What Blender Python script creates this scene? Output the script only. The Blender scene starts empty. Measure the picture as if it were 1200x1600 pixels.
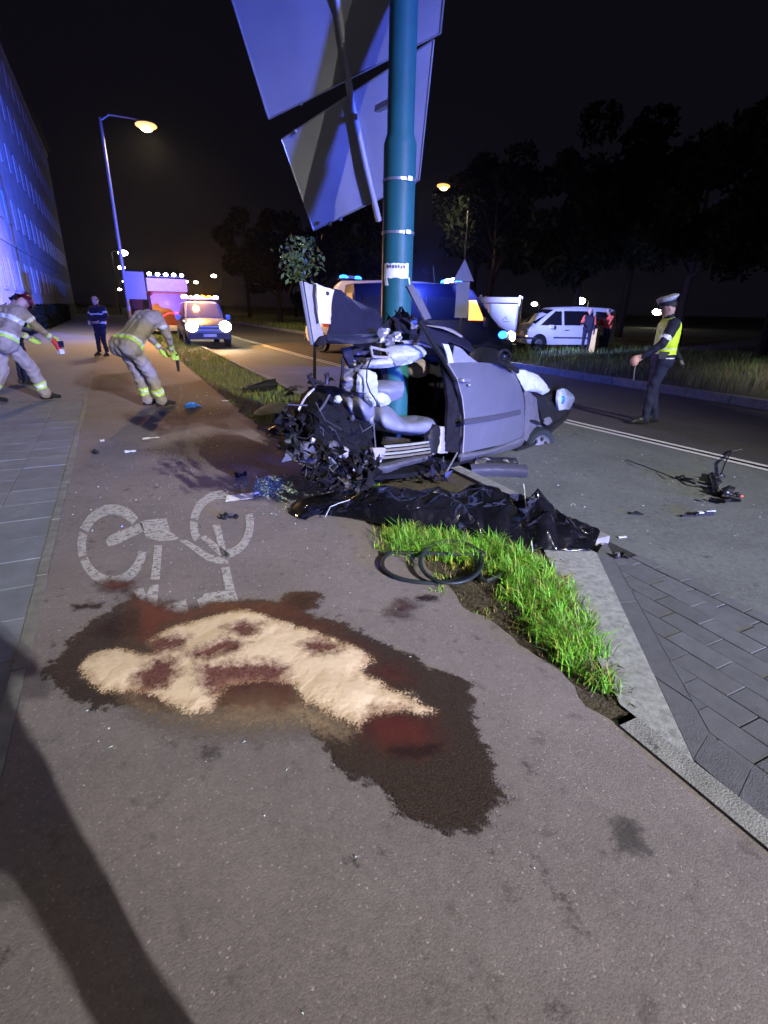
import bpy, bmesh, math, random
import numpy as np
from mathutils import Vector, Matrix

rnd = random.Random(7)
rng = np.random.default_rng(7)
sc = bpy.context.scene
col = sc.collection

# ------------------------------------------------------------------ camera
F, CX, CY, CAMH, ROLL = 807.0, 600.0, 800.0, 1.6, math.radians(1.15)


def unroll(x, y):
    dx, dy = x - CX, y - CY
    c, s = math.cos(-ROLL), math.sin(-ROLL)
    return CX + dx * c - dy * s, CY + dx * s + dy * c


_vx, _vy = unroll(172, 473)
PITCH = math.atan((CY - _vy) / F)
YAW = math.atan((CX - _vx) / (F * math.cos(PITCH) + (CY - _vy) * math.sin(PITCH)))
FW0 = np.array([math.sin(YAW), math.cos(YAW), 0])
RT = np.array([math.cos(YAW), -math.sin(YAW), 0])
ZU = np.array([0, 0, 1.0])
FW = FW0 * math.cos(PITCH) - ZU * math.sin(PITCH)
UP = FW0 * math.sin(PITCH) + ZU * math.cos(PITCH)
EYE = np.array([0, 0, CAMH])

cam_d = bpy.data.cameras.new('camera')
cam = bpy.data.objects.new('camera', cam_d)
col.objects.link(cam)
_c, _s = math.cos(ROLL), math.sin(ROLL)
_R, _U = RT * _c + UP * _s, -RT * _s + UP * _c
M4 = Matrix(((_R[0], _U[0], -FW[0], 0), (_R[1], _U[1], -FW[1], 0), (_R[2], _U[2], -FW[2], CAMH), (0, 0, 0, 1)))
cam.matrix_world = M4
cam_d.sensor_fit = 'HORIZONTAL'
cam_d.sensor_width = 36
cam_d.lens = 36 * F / 1200
cam_d.clip_start = 0.05
cam_d.clip_end = 3000
sc.camera = cam

# ------------------------------------------------------------------ night sky, exposure
w = bpy.data.worlds.new('World')
sc.world = w
w.use_nodes = True
bg = w.node_tree.nodes['Background']
bg.inputs[0].default_value = (0.50, 0.46, 0.80, 1)
bg.inputs[1].default_value = 0.0058
sc.view_settings.view_transform = 'Standard'
sc.view_settings.look = 'None'
sc.view_settings.exposure = 0.28
sc.view_settings.gamma = 1
sc.view_settings.use_curve_mapping = False
sc.render.film_transparent = False
sc.cycles.use_denoising = True
sc.cycles.max_bounces = 6
sc.cycles.sample_clamp_indirect = 3
sc.cycles.volume_bounces = 0


FLOOD_W, BLUE_W, FACADE_W = 39000, 64000, 135000      # strengths of the added floodlights, added blue beam and facade beam
HAZE = .00014


# ------------------------------------------------------------------ helpers
def ray(x, y):
    x, y = unroll(x, y)
    d = FW * F + RT * (x - CX) - UP * (y - CY)
    return d / np.linalg.norm(d)


def G(x, y, z=0.0):
    """pixel -> ground point"""
    d = ray(x, y)
    return EYE + d * ((z - CAMH) / d[2])


def atY(x, y, Y):
    """pixel -> point on the world plane y = Y"""
    d = ray(x, y)
    return EYE + d * (Y / d[1])


def dist(x, y, D):
    """pixel -> point at horizontal distance D from the camera"""
    d = ray(x, y)
    return EYE + d * (D / math.hypot(d[0], d[1]))


def tag(o, label=None, cat=None, group=None, kind=None):
    if label: o['label'] = label
    if cat: o['category'] = cat
    if group: o['group'] = group
    if kind: o['kind'] = kind
    return o


def empty(name, loc=(0, 0, 0), rz=0.0, label=None, cat=None, group=None):
    o = bpy.data.objects.new(name, None)
    o.location = loc
    o.rotation_euler = (0, 0, rz)
    col.objects.link(o)
    return tag(o, label, cat, group)


class MB:
    def __init__(self):
        self.v, self.f, self.m = [], [], []

    def add(self, vs, fs, mi=0):
        b = len(self.v)
        self.v.extend([tuple(map(float, p)) for p in vs])
        for f in fs:
            self.f.append(tuple(b + i for i in f))
            self.m.append(mi)
        return self

    def box(self, c, s, rot=None, mi=0):
        c = np.array(c, float); s = np.array(s, float) / 2
        vs = [np.array((x, y, z)) * s for x in (-1, 1) for y in (-1, 1) for z in (-1, 1)]
        if rot is not None: vs = [np.array(rot @ Vector(p)) for p in vs]
        self.add([c + p for p in vs], [(0, 1, 3, 2), (4, 6, 7, 5), (0, 4, 5, 1), (2, 3, 7, 6), (0, 2, 6, 4), (1, 5, 7, 3)], mi)
        return self

    def tube(self, pts, r, seg=8, mi=0, flat=1.0, caps=True):
        pts = [np.array(p, float) for p in pts]
        n = len(pts)
        rs = r if hasattr(r, '__len__') else [r] * n
        vs, fs = [], []
        prev = None
        for i, p in enumerate(pts):
            t = pts[min(i + 1, n - 1)] - pts[max(i - 1, 0)]
            t = t / (np.linalg.norm(t) + 1e-9)
            if prev is None:
                a = np.array((0, 0, 1.0)) if abs(t[2]) < .9 else np.array((1.0, 0, 0))
                u = np.cross(t, a)
            else:
                u = prev - t * np.dot(prev, t)
            u /= np.linalg.norm(u) + 1e-9
            prev = u
            vv = np.cross(t, u)
            for k in range(seg):
                a = 2 * math.pi * k / seg
                vs.append(p + rs[i] * (math.cos(a) * u + flat * math.sin(a) * vv))
        for i in range(n - 1):
            for k in range(seg):
                k2 = (k + 1) % seg
                fs.append((i * seg + k, i * seg + k2, (i + 1) * seg + k2, (i + 1) * seg + k))
        if caps:
            fs.append(tuple(range(seg - 1, -1, -1)))
            fs.append(tuple((n - 1) * seg + k for k in range(seg)))
        return self.add(vs, fs, mi)

    def bar(self, p0, p1, wd, th, mi=0, upv=(0, 0, 1)):
        p0, p1 = np.array(p0, float), np.array(p1, float)
        t = (p1 - p0) / np.linalg.norm(p1 - p0)
        u = np.cross(t, upv); u /= np.linalg.norm(u) + 1e-9
        v = np.cross(u, t)
        vs = [p + a * u * wd / 2 + b * v * th / 2 for p in (p0, p1) for a, b in ((-1, -1), (1, -1), (1, 1), (-1, 1))]
        return self.add(vs, [(3, 2, 1, 0), (4, 5, 6, 7), (0, 1, 5, 4), (1, 2, 6, 5), (2, 3, 7, 6), (3, 0, 4, 7)], mi)

    def lathe(self, prof, c=(0, 0, 0), axis='z', seg=16, mi=0, a0=0.0, a1=2 * math.pi):
        c = np.array(c, float)
        full = abs(a1 - a0 - 2 * math.pi) < 1e-6
        k_n = seg if full else seg + 1
        vs, fs = [], []
        for r, h in prof:
            for k in range(k_n):
                a = a0 + (a1 - a0) * k / seg
                x, y = r * math.cos(a), r * math.sin(a)
                p = (x, y, h) if axis == 'z' else ((x, h, y) if axis == 'y' else (h, x, y))
                vs.append(c + np.array(p))
        for i in range(len(prof) - 1):
            for k in range(seg):
                k2 = (k + 1) % k_n
                fs.append((i * k_n + k, i * k_n + k2, (i + 1) * k_n + k2, (i + 1) * k_n + k))
        return self.add(vs, fs, mi)

    def ell(self, c, r, seg=12, rings=8, mi=0, rot=None, jit=0.0):
        c = np.array(c, float)
        vs, fs = [], []
        for i in range(rings + 1):
            th = math.pi * i / rings
            for k in range(seg):
                a = 2 * math.pi * k / seg
                j = 1 + rnd.uniform(-jit, jit)
                p = Vector((r[0] * math.sin(th) * math.cos(a) * j, r[1] * math.sin(th) * math.sin(a) * j, r[2] * math.cos(th) * j))
                if rot is not None: p = rot @ p
                vs.append(c + np.array(p))
        for i in range(rings):
            for k in range(seg):
                k2 = (k + 1) % seg
                fs.append((i * seg + k, (i + 1) * seg + k, (i + 1) * seg + k2, i * seg + k2))
        return self.add(vs, fs, mi)

    def prism(self, pts, d, mi=0):
        """closed polygon of 3-D points extruded along the vector d"""
        pts = [np.array(p, float) for p in pts]
        d = np.array(d, float)
        n = len(pts)
        fs = [tuple(range(n)), tuple(range(2 * n - 1, n - 1, -1))]
        fs += [(i, i + n, (i + 1) % n + n, (i + 1) % n) for i in range(n)]
        return self.add(pts + [p + d for p in pts], fs, mi)

    def surf(self, ctrl, nu=12, nv=12, thick=None, noise=0.0, mi=0):
        """ctrl: rows of 3-D points -> smooth sheet, thickened along the vector thick"""
        P = np.array(ctrl, float)
        g = _resamp(_resamp(P, nv, 0), nu, 1)
        if noise:
            nrm = np.array(thick if thick is not None else (0, 0, 1), float)
            nrm = nrm / np.linalg.norm(nrm)
            g = g + nrm * (rng.uniform(-noise, noise, (nv, nu, 1)))
            g = g + rng.uniform(-noise, noise, (nv, nu, 3)) * .3
        vs = list(g.reshape(-1, 3))
        fs = [(i * nu + j, i * nu + j + 1, (i + 1) * nu + j + 1, (i + 1) * nu + j) for i in range(nv - 1) for j in range(nu - 1)]
        if thick is not None:
            n = nu * nv
            vs += [p + np.array(thick) for p in vs]
            fs += [tuple(n + a for a in reversed(f)) for f in fs]
            edge = [j for j in range(nu)] + [i * nu + nu - 1 for i in range(1, nv)] + [(nv - 1) * nu + j for j in range(nu - 2, -1, -1)] + [i * nu for i in range(nv - 2, 0, -1)]
            for a, b in zip(edge, edge[1:] + edge[:1]):
                fs.append((b, a, a + n, b + n))
        return self.add(vs, fs, mi)

    def build(self, name, mats, parent=None, smooth=False, sharp=40, world=False):
        me = bpy.data.meshes.new(name)
        me.from_pydata(self.v, [], self.f)
        mats = mats if isinstance(mats, (list, tuple)) else [mats]
        for m in mats: me.materials.append(m)
        if len(mats) > 1: me.polygons.foreach_set('material_index', self.m)
        if smooth:
            me.polygons.foreach_set('use_smooth', [True] * len(me.polygons))
            me.set_sharp_from_angle(angle=math.radians(sharp))
        me.update()
        o = bpy.data.objects.new(name, me)
        col.objects.link(o)
        if parent is not None:
            o.parent = parent
            if world: o.location = -Vector(parent.location)
        return o


def _resamp(P, n, axis):
    P = np.moveaxis(P, axis, 0)
    m = P.shape[0]
    t = np.linspace(0, m - 1, n)
    i = np.clip(np.floor(t).astype(int), 0, m - 2)
    f = (t - i).reshape((-1,) + (1,) * (P.ndim - 1))
    p0, p1, p2, p3 = P[np.clip(i - 1, 0, m - 1)], P[i], P[i + 1], P[np.clip(i + 2, 0, m - 1)]
    r = .5 * ((2 * p1) + (p2 - p0) * f + (2 * p0 - 5 * p1 + 4 * p2 - p3) * f ** 2 + (3 * p1 - p0 - 3 * p2 + p3) * f ** 3)
    return np.moveaxis(r, 0, axis)


def copy_tree(o, parent=None):
    c = o.copy()
    col.objects.link(c)
    if parent is not None: c.parent = parent
    for ch in [x for x in bpy.data.objects if x.parent is o]:
        copy_tree(ch, c)
    return c


def spot(name, loc, target, watt, colr, size_deg, blend=.4, radius=.1, parent=None):
    L = bpy.data.lights.new(name, 'SPOT')
    L.energy, L.color, L.spot_size, L.spot_blend, L.shadow_soft_size = watt, colr, math.radians(size_deg), blend, radius
    o = bpy.data.objects.new(name, L)
    col.objects.link(o)
    o.location = loc
    o.rotation_euler = (Vector(target) - Vector(loc)).to_track_quat('-Z', 'Y').to_euler()
    if parent is not None:
        o.parent = parent
    return o


def point(name, loc, watt, colr, radius=.1, parent=None):
    L = bpy.data.lights.new(name, 'POINT')
    L.energy, L.color, L.shadow_soft_size = watt, colr, radius
    o = bpy.data.objects.new(name, L)
    col.objects.link(o)
    o.location = loc
    if parent is not None: o.parent = parent
    return o


# ------------------------------------------------------------------ materials
def pm(name, base, rough=.6, metal=0.0, var=.18, scale=6.0, bump=0.0, bscale=80.0, rand=0.0, spec=.5, coat=0.0,
       wear=None, wscale=3.0, wth=.6, world=False, isl=0.0, trans=0.0, alpha=1.0, ior=1.45):
    m = bpy.data.materials.new(name)
    m.use_nodes = True
    nt = m.node_tree
    N, L = nt.nodes, nt.links
    b = N['Principled BSDF']
    b.inputs['Roughness'].default_value = rough
    b.inputs['Metallic'].default_value = metal
    b.inputs['Specular IOR Level'].default_value = spec
    b.inputs['Coat Weight'].default_value = coat
    b.inputs['Transmission Weight'].default_value = trans
    b.inputs['Alpha'].default_value = alpha
    b.inputs['IOR'].default_value = ior
    if world:
        src = N.new('ShaderNodeNewGeometry').outputs['Position']
    else:
        src = N.new('ShaderNodeTexCoord').outputs['Object']
    nz = N.new('ShaderNodeTexNoise')
    nz.inputs['Scale'].default_value = scale
    nz.inputs['Detail'].default_value = 6
    nz.inputs['Roughness'].default_value = .65
    L.new(src, nz.inputs['Vector'])
    mr = N.new('ShaderNodeMapRange')
    mr.inputs['From Min'].default_value, mr.inputs['From Max'].default_value = .28, .72
    mr.inputs['To Min'].default_value, mr.inputs['To Max'].default_value = 1 - var, 1 + var
    L.new(nz.outputs['Fac'], mr.inputs['Value'])
    fac = mr.outputs['Result']
    if rand or isl:
        if isl:
            r = N.new('ShaderNodeNewGeometry').outputs['Random Per Island']
        else:
            r = N.new('ShaderNodeObjectInfo').outputs['Random']
        k = rand or isl
        m2 = N.new('ShaderNodeMapRange')
        m2.inputs['To Min'].default_value, m2.inputs['To Max'].default_value = 1 - k, 1 + k
        L.new(r, m2.inputs['Value'])
        mm = N.new('ShaderNodeMath'); mm.operation = 'MULTIPLY'
        L.new(fac, mm.inputs[0]); L.new(m2.outputs['Result'], mm.inputs[1])
        fac = mm.outputs[0]
    vm = N.new('ShaderNodeVectorMath'); vm.operation = 'SCALE'
    vm.inputs[0].default_value = base
    L.new(fac, vm.inputs['Scale'])
    out = vm.outputs[0]
    if wear is not None:
        n2 = N.new('ShaderNodeTexNoise')
        n2.inputs['Scale'].default_value = wscale
        n2.inputs['Detail'].default_value = 8
        n2.inputs['Roughness'].default_value = .7
        L.new(src, n2.inputs['Vector'])
        m3 = N.new('ShaderNodeMapRange')
        m3.inputs['From Min'].default_value, m3.inputs['From Max'].default_value = wth, wth + .1
        L.new(n2.outputs['Fac'], m3.inputs['Value'])
        mx = N.new('ShaderNodeMix'); mx.data_type = 'RGBA'
        L.new(m3.outputs['Result'], mx.inputs[0])
        L.new(out, mx.inputs[6])
        mx.inputs[7].default_value = tuple(wear) + (1,)
        out = mx.outputs[2]
    L.new(out, b.inputs['Base Color'])
    if bump:
        n3 = N.new('ShaderNodeTexNoise')
        n3.inputs['Scale'].default_value = bscale
        n3.inputs['Detail'].default_value = 4
        L.new(src, n3.inputs['Vector'])
        bp = N.new('ShaderNodeBump')
        bp.inputs['Strength'].default_value = bump
        bp.inputs['Distance'].default_value = .01
        L.new(n3.outputs['Fac'], bp.inputs['Height'])
        L.new(bp.outputs['Normal'], b.inputs['Normal'])
    return m


def em(name, colr, strength):
    m = bpy.data.materials.new(name)
    m.use_nodes = True
    nt = m.node_tree
    b = nt.nodes['Principled BSDF']
    b.inputs['Base Color'].default_value = tuple(colr) + (1,)
    b.inputs['Emission Color'].default_value = tuple(colr) + (1,)
    b.inputs['Emission Strength'].default_value = strength
    b.inputs['Roughness'].default_value = .3
    # a lens is never evenly bright
    tc = nt.nodes.new('ShaderNodeTexCoord')
    n = nt.nodes.new('ShaderNodeTexNoise'); n.inputs['Scale'].default_value = 14
    mr = nt.nodes.new('ShaderNodeMapRange')
    mr.inputs['To Min'].default_value, mr.inputs['To Max'].default_value = strength * .6, strength * 1.4
    nt.links.new(tc.outputs['Object'], n.inputs['Vector'])
    nt.links.new(n.outputs['Fac'], mr.inputs['Value'])
    nt.links.new(mr.outputs['Result'], b.inputs['Emission Strength'])
    return m


def asphalt(name, base, spread=.35, grit=.35, patch=.18, dark=(.03, .027, .027), stain=.66, rough=.82):
    """world-space asphalt: aggregate grains, pores, large worn patches and dark old spots"""
    m = bpy.data.materials.new(name)
    m.use_nodes = True
    nt = m.node_tree
    N, L = nt.nodes, nt.links
    b = N['Principled BSDF']
    b.inputs['Roughness'].default_value = rough
    b.inputs['Specular IOR Level'].default_value = .35
    pos = N.new('ShaderNodeNewGeometry').outputs['Position']

    def noise(scale, det=5, ro=.6):
        n = N.new('ShaderNodeTexNoise')
        n.inputs['Scale'].default_value, n.inputs['Detail'].default_value, n.inputs['Roughness'].default_value = scale, det, ro
        L.new(pos, n.inputs['Vector'])
        return n.outputs['Fac']

    def rng_(s, a, c, lo, hi):
        r = N.new('ShaderNodeMapRange')
        r.inputs['From Min'].default_value, r.inputs['From Max'].default_value = a, c
        r.inputs['To Min'].default_value, r.inputs['To Max'].default_value = lo, hi
        L.new(s, r.inputs['Value'])
        return r.outputs['Result']

    def mul(a, c):
        k = N.new('ShaderNodeMath'); k.operation = 'MULTIPLY'
        L.new(a, k.inputs[0]); L.new(c, k.inputs[1])
        return k.outputs[0]
    vo = N.new('ShaderNodeTexVoronoi'); vo.inputs['Scale'].default_value = 165
    L.new(pos, vo.inputs['Vector'])
    sep = N.new('ShaderNodeSeparateColor'); L.new(vo.outputs['Color'], sep.inputs[0])
    grain = rng_(sep.outputs[0], 0, 1, 1 - grit, 1 + grit)
    bright = rng_(sep.outputs[1], .975, 1, 1, 1.9)
    f = mul(mul(grain, bright), rng_(noise(1.3, 6, .7), .3, .7, 1 - patch, 1 + patch))
    f = mul(f, rng_(noise(22, 5, .75), .3, .7, 1 - spread * .6, 1 + spread * .6))
    f = mul(f, rng_(noise(9, 3), .60, .70, 1, .72))
    vm = N.new('ShaderNodeVectorMath'); vm.operation = 'SCALE'
    vm.inputs[0].default_value = base
    L.new(f, vm.inputs['Scale'])
    mx = N.new('ShaderNodeMix'); mx.data_type = 'RGBA'
    L.new(rng_(noise(3.1, 9, .72), stain, stain + .06, 0, .8), mx.inputs[0])
    L.new(vm.outputs[0], mx.inputs[6]); mx.inputs[7].default_value = tuple(dark) + (1,)
    L.new(mx.outputs[2], b.inputs['Base Color'])
    h = N.new('ShaderNodeMath'); h.operation = 'MULTIPLY_ADD'
    L.new(vo.outputs['Distance'], h.inputs[0]); h.inputs[1].default_value = -1.0
    L.new(noise(60, 4), h.inputs[2])
    bp = N.new('ShaderNodeBump'); bp.inputs['Strength'].default_value = .20; bp.inputs['Distance'].default_value = .004
    L.new(h.outputs[0], bp.inputs['Height'])
    L.new(bp.outputs['Normal'], b.inputs['Normal'])
    return m


M = dict(
    path=asphalt('red_asphalt', (.178, .156, .154), spread=.18, grit=.13, patch=.16, stain=.615),
    road=asphalt('grey_asphalt', (.105, .115, .112), patch=.2, grit=.15, stain=.63),
    road_dark=asphalt('dark_asphalt', (.052, .048, .050), patch=.2),
    concrete=pm('kerb_concrete', (.20, .20, .185), .85, var=.3, scale=9, bump=.5, bscale=120, rand=.12, world=True, wear=(.07, .07, .06), wscale=7, wth=.62),
    rubble=pm('worn_concrete', (.24, .25, .235), .9, var=.4, scale=24, bump=.35, bscale=150, world=True, wear=(.08, .08, .07), wscale=9, wth=.6),
    block=pm('paving_block_grey', (.088, .092, .10), .8, var=.18, scale=14, bump=.4, bscale=160, rand=.10, world=True, wear=(.05, .05, .05), wscale=5, wth=.64),
    joint=pm('joint_sand', (.018, .018, .017), .95, var=.5, scale=40, world=True),
    slab=pm('pavement_slab', (.165, .182, .22), .8, var=.2, scale=5, bump=.3, bscale=120, rand=.08, world=True, wear=(.07, .07, .075), wscale=4, wth=.62),
    slabjoint=pm('slab_joint', (.105, .112, .126), .95, var=.3, scale=30, world=True),
    soil=pm('verge_soil', (.055, .045, .03), .95, var=.5, scale=18, bump=1, bscale=60, world=True),
    ground=pm('far_ground', (.02, .025, .012), .95, var=.5, scale=1, world=True),
    grass=pm('grass_green', (.15, .40, .03), .6, var=.45, scale=7, isl=.55, world=True),
    drygrass=pm('grass_yellow_green', (.28, .29, .035), .65, var=.3, scale=4, isl=.45, world=True),
    darkgrass=pm('grass_dull', (.10, .17, .045), .65, var=.35, scale=2, isl=.45, world=True),
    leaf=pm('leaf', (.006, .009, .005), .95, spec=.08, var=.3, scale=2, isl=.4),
    leaflit=pm('leaf_lit', (.20, .26, .04), .55, var=.3, scale=9, isl=.3),  # brighter copy of leaf, with the light on the sapling put into its colour
    bark=pm('bark', (.022, .018, .015), .95, spec=.1, var=.4, scale=12, bump=.8, bscale=30),
    paint=pm('road_paint', (.55, .55, .54), .7, var=.15, scale=20, world=True),
    galv=pm('galvanised_steel', (.42, .43, .45), .42, .75, var=.15, scale=9, bump=.1, bscale=50),
    lampgrey=pm('lamp_post_grey', (.035, .035, .04), .5, .3),
    polegreen=pm('pole_green_paint', (.016, .098, .098), .5, spec=.3, var=.14, scale=5, bump=.08, bscale=20, wear=(.05, .09, .085), wscale=6, wth=.66),
    signback=pm('sign_back_grey', (.36, .36, .38), .5, .25, var=.08, scale=2, wear=(.25, .25, .27), wscale=4, wth=.68),
    paper=pm('paper_white', (.78, .78, .76), .8, var=.06, scale=30, bump=.2, bscale=20),
    ink=pm('ink_dark', (.04, .04, .08), .8),
    lavender=pm('car_paint_silver_lilac', (.125, .13, .165), .32, .2, var=.10, scale=3, coat=.4, bump=.30, bscale=5, wear=(.09, .09, .10), wscale=7, wth=.72),
    silver=pm('car_paint_scratched', (.15, .15, .17), .38, .4, var=.25, scale=9, bump=.15, bscale=14, wear=(.1, .1, .1), wscale=6, wth=.62),
    darkpaint=pm('car_roof_dark', (.028, .028, .05), .30, .35, var=.2, scale=5, coat=.4, bump=.05, bscale=7),
    trim=pm('grey_trim', (.045, .045, .06), .6, var=.15, scale=9),
    pale=pm('pale_inner_metal', (.30, .28, .27), .55, .1, var=.2, scale=6, wear=(.2, .18, .17), wscale=8, wth=.62),
    airbag=pm('airbag_cloth', (.40, .43, .43), .85, var=.25, scale=12, bump=1.0, bscale=11, wear=(.22, .23, .22), wscale=9, wth=.62),
    seat=pm('seat_vinyl', (.19, .20, .25), .5, var=.22, scale=8, bump=.5, bscale=22, wear=(.09, .09, .11), wscale=7, wth=.66),
    beige=pm('headrest_cloth', (.22, .18, .16), .8, var=.15, scale=20, bump=.2, bscale=150),
    cabin=pm('cabin_dark', (.008, .008, .010), .9, spec=.12, var=.4, scale=8),
    black=pm('black_plastic', (.011, .011, .012), .5, var=.4, scale=10, bump=.25, bscale=24),
    scrapblack=pm('scrap_black', (.006, .006, .0065), .85, var=.5, scale=14, bump=.5, bscale=30, spec=.12),
    deadgrass=pm('grass_dead', (.16, .125, .06), .8, var=.3, scale=5, isl=.4, world=True),
    blackcloth=pm('black_lining', (.010, .009, .012), .9, spec=.2, var=.5, scale=16, bump=.5, bscale=60),
    scrap=pm('scrap_metal', (.03, .028, .027), .55, .3, var=.5, scale=14, bump=.3, bscale=20, wear=(.05, .035, .025), wscale=9, wth=.5),
    rubber=pm('rubber', (.016, .022, .022), .55, var=.3, scale=20, bump=.2, bscale=60),
    rim=pm('rim_metal', (.27, .27, .29), .4, .6, var=.2, scale=8),
    tarp=pm('tarp_black_film', (.006, .006, .008), .19, var=.3, scale=3, spec=1.0, coat=.9, bump=.16, bscale=18, world=True),
    lens=pm('clear_lens', (.55, .62, .75), .12, .2, var=.25, scale=18, coat=1),
    glass=pm('dark_glass', (.012, .013, .018), .08, var=.2, scale=3, coat=.4),
    whitepaint=pm('white_van_paint', (.66, .67, .70), .32, var=.05, scale=2, coat=.4),
    bluepaint=pm('dark_blue_van_paint', (.005, .006, .016), .34, var=.1, scale=3, coat=.25),
    redpaint=pm('red_engine_paint', (.10, .006, .010), .35, var=.1, scale=3, coat=.4),
    greypaint=pm('grey_truck_paint', (.035, .035, .04), .35, var=.1, scale=3, coat=.4),
    boxwhite=pm('box_panel_white', (.62, .61, .62), .5, var=.1, scale=3),
    skin=pm('skin', (.50, .32, .25), .55, var=.1, scale=12),
    hair=pm('hair_dark', (.03, .022, .018), .7, var=.3, scale=30),
    navy=pm('navy_cloth', (.010, .012, .028), .8, var=.25, scale=9, bump=.3, bscale=14),
    trouser=pm('navy_trouser', (.012, .016, .048), .85, var=.25, scale=9, bump=.3, bscale=12),
    hivis=pm('hivis_yellow', (.66, .95, .03), .6, var=.08, scale=9, bump=.15, bscale=18),
    hivisgreen=pm('hivis_lime_band', (.55, .85, .12), .5, var=.08, scale=9),
    reflect=pm('reflective_silver', (.72, .76, .78), .4, .1, var=.08, scale=12),
    sandcloth=pm('firefighter_sand_cloth', (.33, .285, .21), .85, var=.22, scale=8, bump=.4, bscale=12),
    boot=pm('boot_black', (.02, .02, .02), .45, var=.3, scale=12),
    orange=pm('orange_jacket', (.75, .13, .07), .7, var=.15, scale=8, bump=.3, bscale=14),
    yellowcase=pm('yellow_case', (.75, .52, .12), .5, var=.1, scale=6),
    helmetred=pm('helmet_dark_red', (.09, .008, .012), .35, var=.1, scale=8, coat=.4),
    toolred=pm('tool_red', (.6, .05, .03), .4, var=.1, scale=8),
    facade=pm('facade_render', (.34, .33, .33), .9, var=.3, scale=.6, bump=.3, bscale=20, world=True, wear=(.22, .21, .21), wscale=.8, wth=.62),
    plinth=pm('plinth_dark', (.07, .065, .06), .9, var=.3, scale=2, world=True),
    pane=pm('dull_pane', (.30, .29, .30), .5, var=.3, scale=.7, world=True),
    frame=pm('window_frame', (.33, .32, .32), .6, var=.1),
    roof=pm('roof_dark', (.04, .035, .035), .8, var=.3, scale=3),
    signblue=pm('sign_plate_blue', (.005, .006, .035), .5, var=.08, scale=4),
    bluecloth=pm('blue_glove', (.05, .22, .75), .6, var=.2, scale=30),
    whitecloth=pm('white_cloth', (.85, .80, .62), .8, var=.12, scale=20, bump=.4, bscale=30),
    glassbits=pm('broken_glass', (.50, .66, .66), .12, var=.3, scale=60, isl=.5),
    greenbits=pm('broken_glass_green', (.40, .62, .46), .2, var=.4, scale=30, isl=.6),
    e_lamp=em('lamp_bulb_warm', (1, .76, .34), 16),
    e_halo=em('lamp_halo_yellow', (1, .60, .16), 1.1),
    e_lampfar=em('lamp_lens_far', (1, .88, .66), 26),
    e_flood=em('flood_lens', (1, .97, .92), 30),
    e_blue=em('beacon_blue', (.012, .10, 1.0), 11),
    e_bluewhite=em('beacon_blue_white', (.40, .72, 1.0), 80),
    e_orange=em('beacon_orange', (1, .15, .004), 5),
    e_white=em('bar_light_white', (.95, .9, 1.0), 22),
    e_head=em('headlight_white', (1, .95, .80), 70),
    e_window=em('lit_window_orange', (1, .38, .06), 2.2),
    e_red=em('tail_light_red', (1, .03, .06), 3),
    e_torch=em('torch_warm', (1, .62, .3), 3),
)

WARM, COOL, BLUE = (1, .74, .40), (1.0, .975, .945), (.075, .13, 1.0)


# ================================================================== SETTING
def sheet(name, poly, z, mat, kind='structure'):
    mb = MB().add([(p[0], p[1], z) for p in poly], [tuple(range(len(poly)))])
    o = mb.build(name, mat)
    tag(o, kind=kind)
    return o


def strip(name, lefts, rights, z, mat):
    n = len(lefts)
    mb = MB().add([(*p, z) for p in lefts] + [(*p, z) for p in rights], [(i, i + n, i + n + 1, i + 1) for i in range(n - 1)])
    o = mb.build(name, mat)
    return tag(o, kind='structure')


# sky dome is the world itself; far ground
sheet('ground', [(-600, -60), (600, -60), (600, 900), (-600, 900)], -.14, M['ground'])
RY = [-40, 0, 6, 12, 18.5, 30, 60, 120, 300]
RL = [6.95, 6.95, 6.47, 6.2, 6.0, 6.0, 7.0, 10, 24]          # the lane line


def line_x(y):
    return float(np.interp(y, RY, RL))


road = strip('road', [(3.22, -40), (3.22, 300)], [(11.2, -40), (11.2, 300)], -.11, M['road_dark'])
strip('lane_asphalt', [(3.16, y) for y in RY], [(line_x(y) - .02, y) for y in RY], -.10, M['road'])
for k, dx in enumerate((0.0, .17)):
    strip('lane_line', [(line_x(y) + dx - .045, y) for y in RY], [(line_x(y) + dx + .045, y) for y in RY], -.094 + .002 * k, M['paint'])
_e = [(1.6405, -8), (1.6405, 1.1)] + [(1.635 + .035 * math.sin(y * 5.1) + .02 * math.sin(y * 13.7 + 1) + rnd.uniform(-.012, .012), y) for y in np.arange(1.2, 9, .06)] + [(1.64, 9.1), (1.64, 90)]
sheet('cycle_path', [(-.60, -8)] + _e + [(-.60, 90)], 0, M['path'])
sheet('pavement_bed', [(-4.4, -8), (-.66, -8), (-.66, 90), (-4.4, 90)], -.012, M['slabjoint'])
sheet('pavement', [(-4.4, 10.6), (-.66, 10.6), (-.66, 90), (-4.4, 90)], .002, M['slab'])
sheet('verge_soil', [(1.60, 1.1), (1.76, 1.1), (2.2, 1.85), (2.86, 2.58), (3.03, 2.66), (3.03, 300), (1.60, 300)], -.018, M['soil'])
sheet('median_ground', [(11.45, -30), (24, -30), (24, 300), (11.45, 300)], .02, M['soil'])
sheet('opposite_road', [(24.0, -30), (33, -30), (33, 300), (24, 300)], -.09, M['road_dark'])

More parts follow.
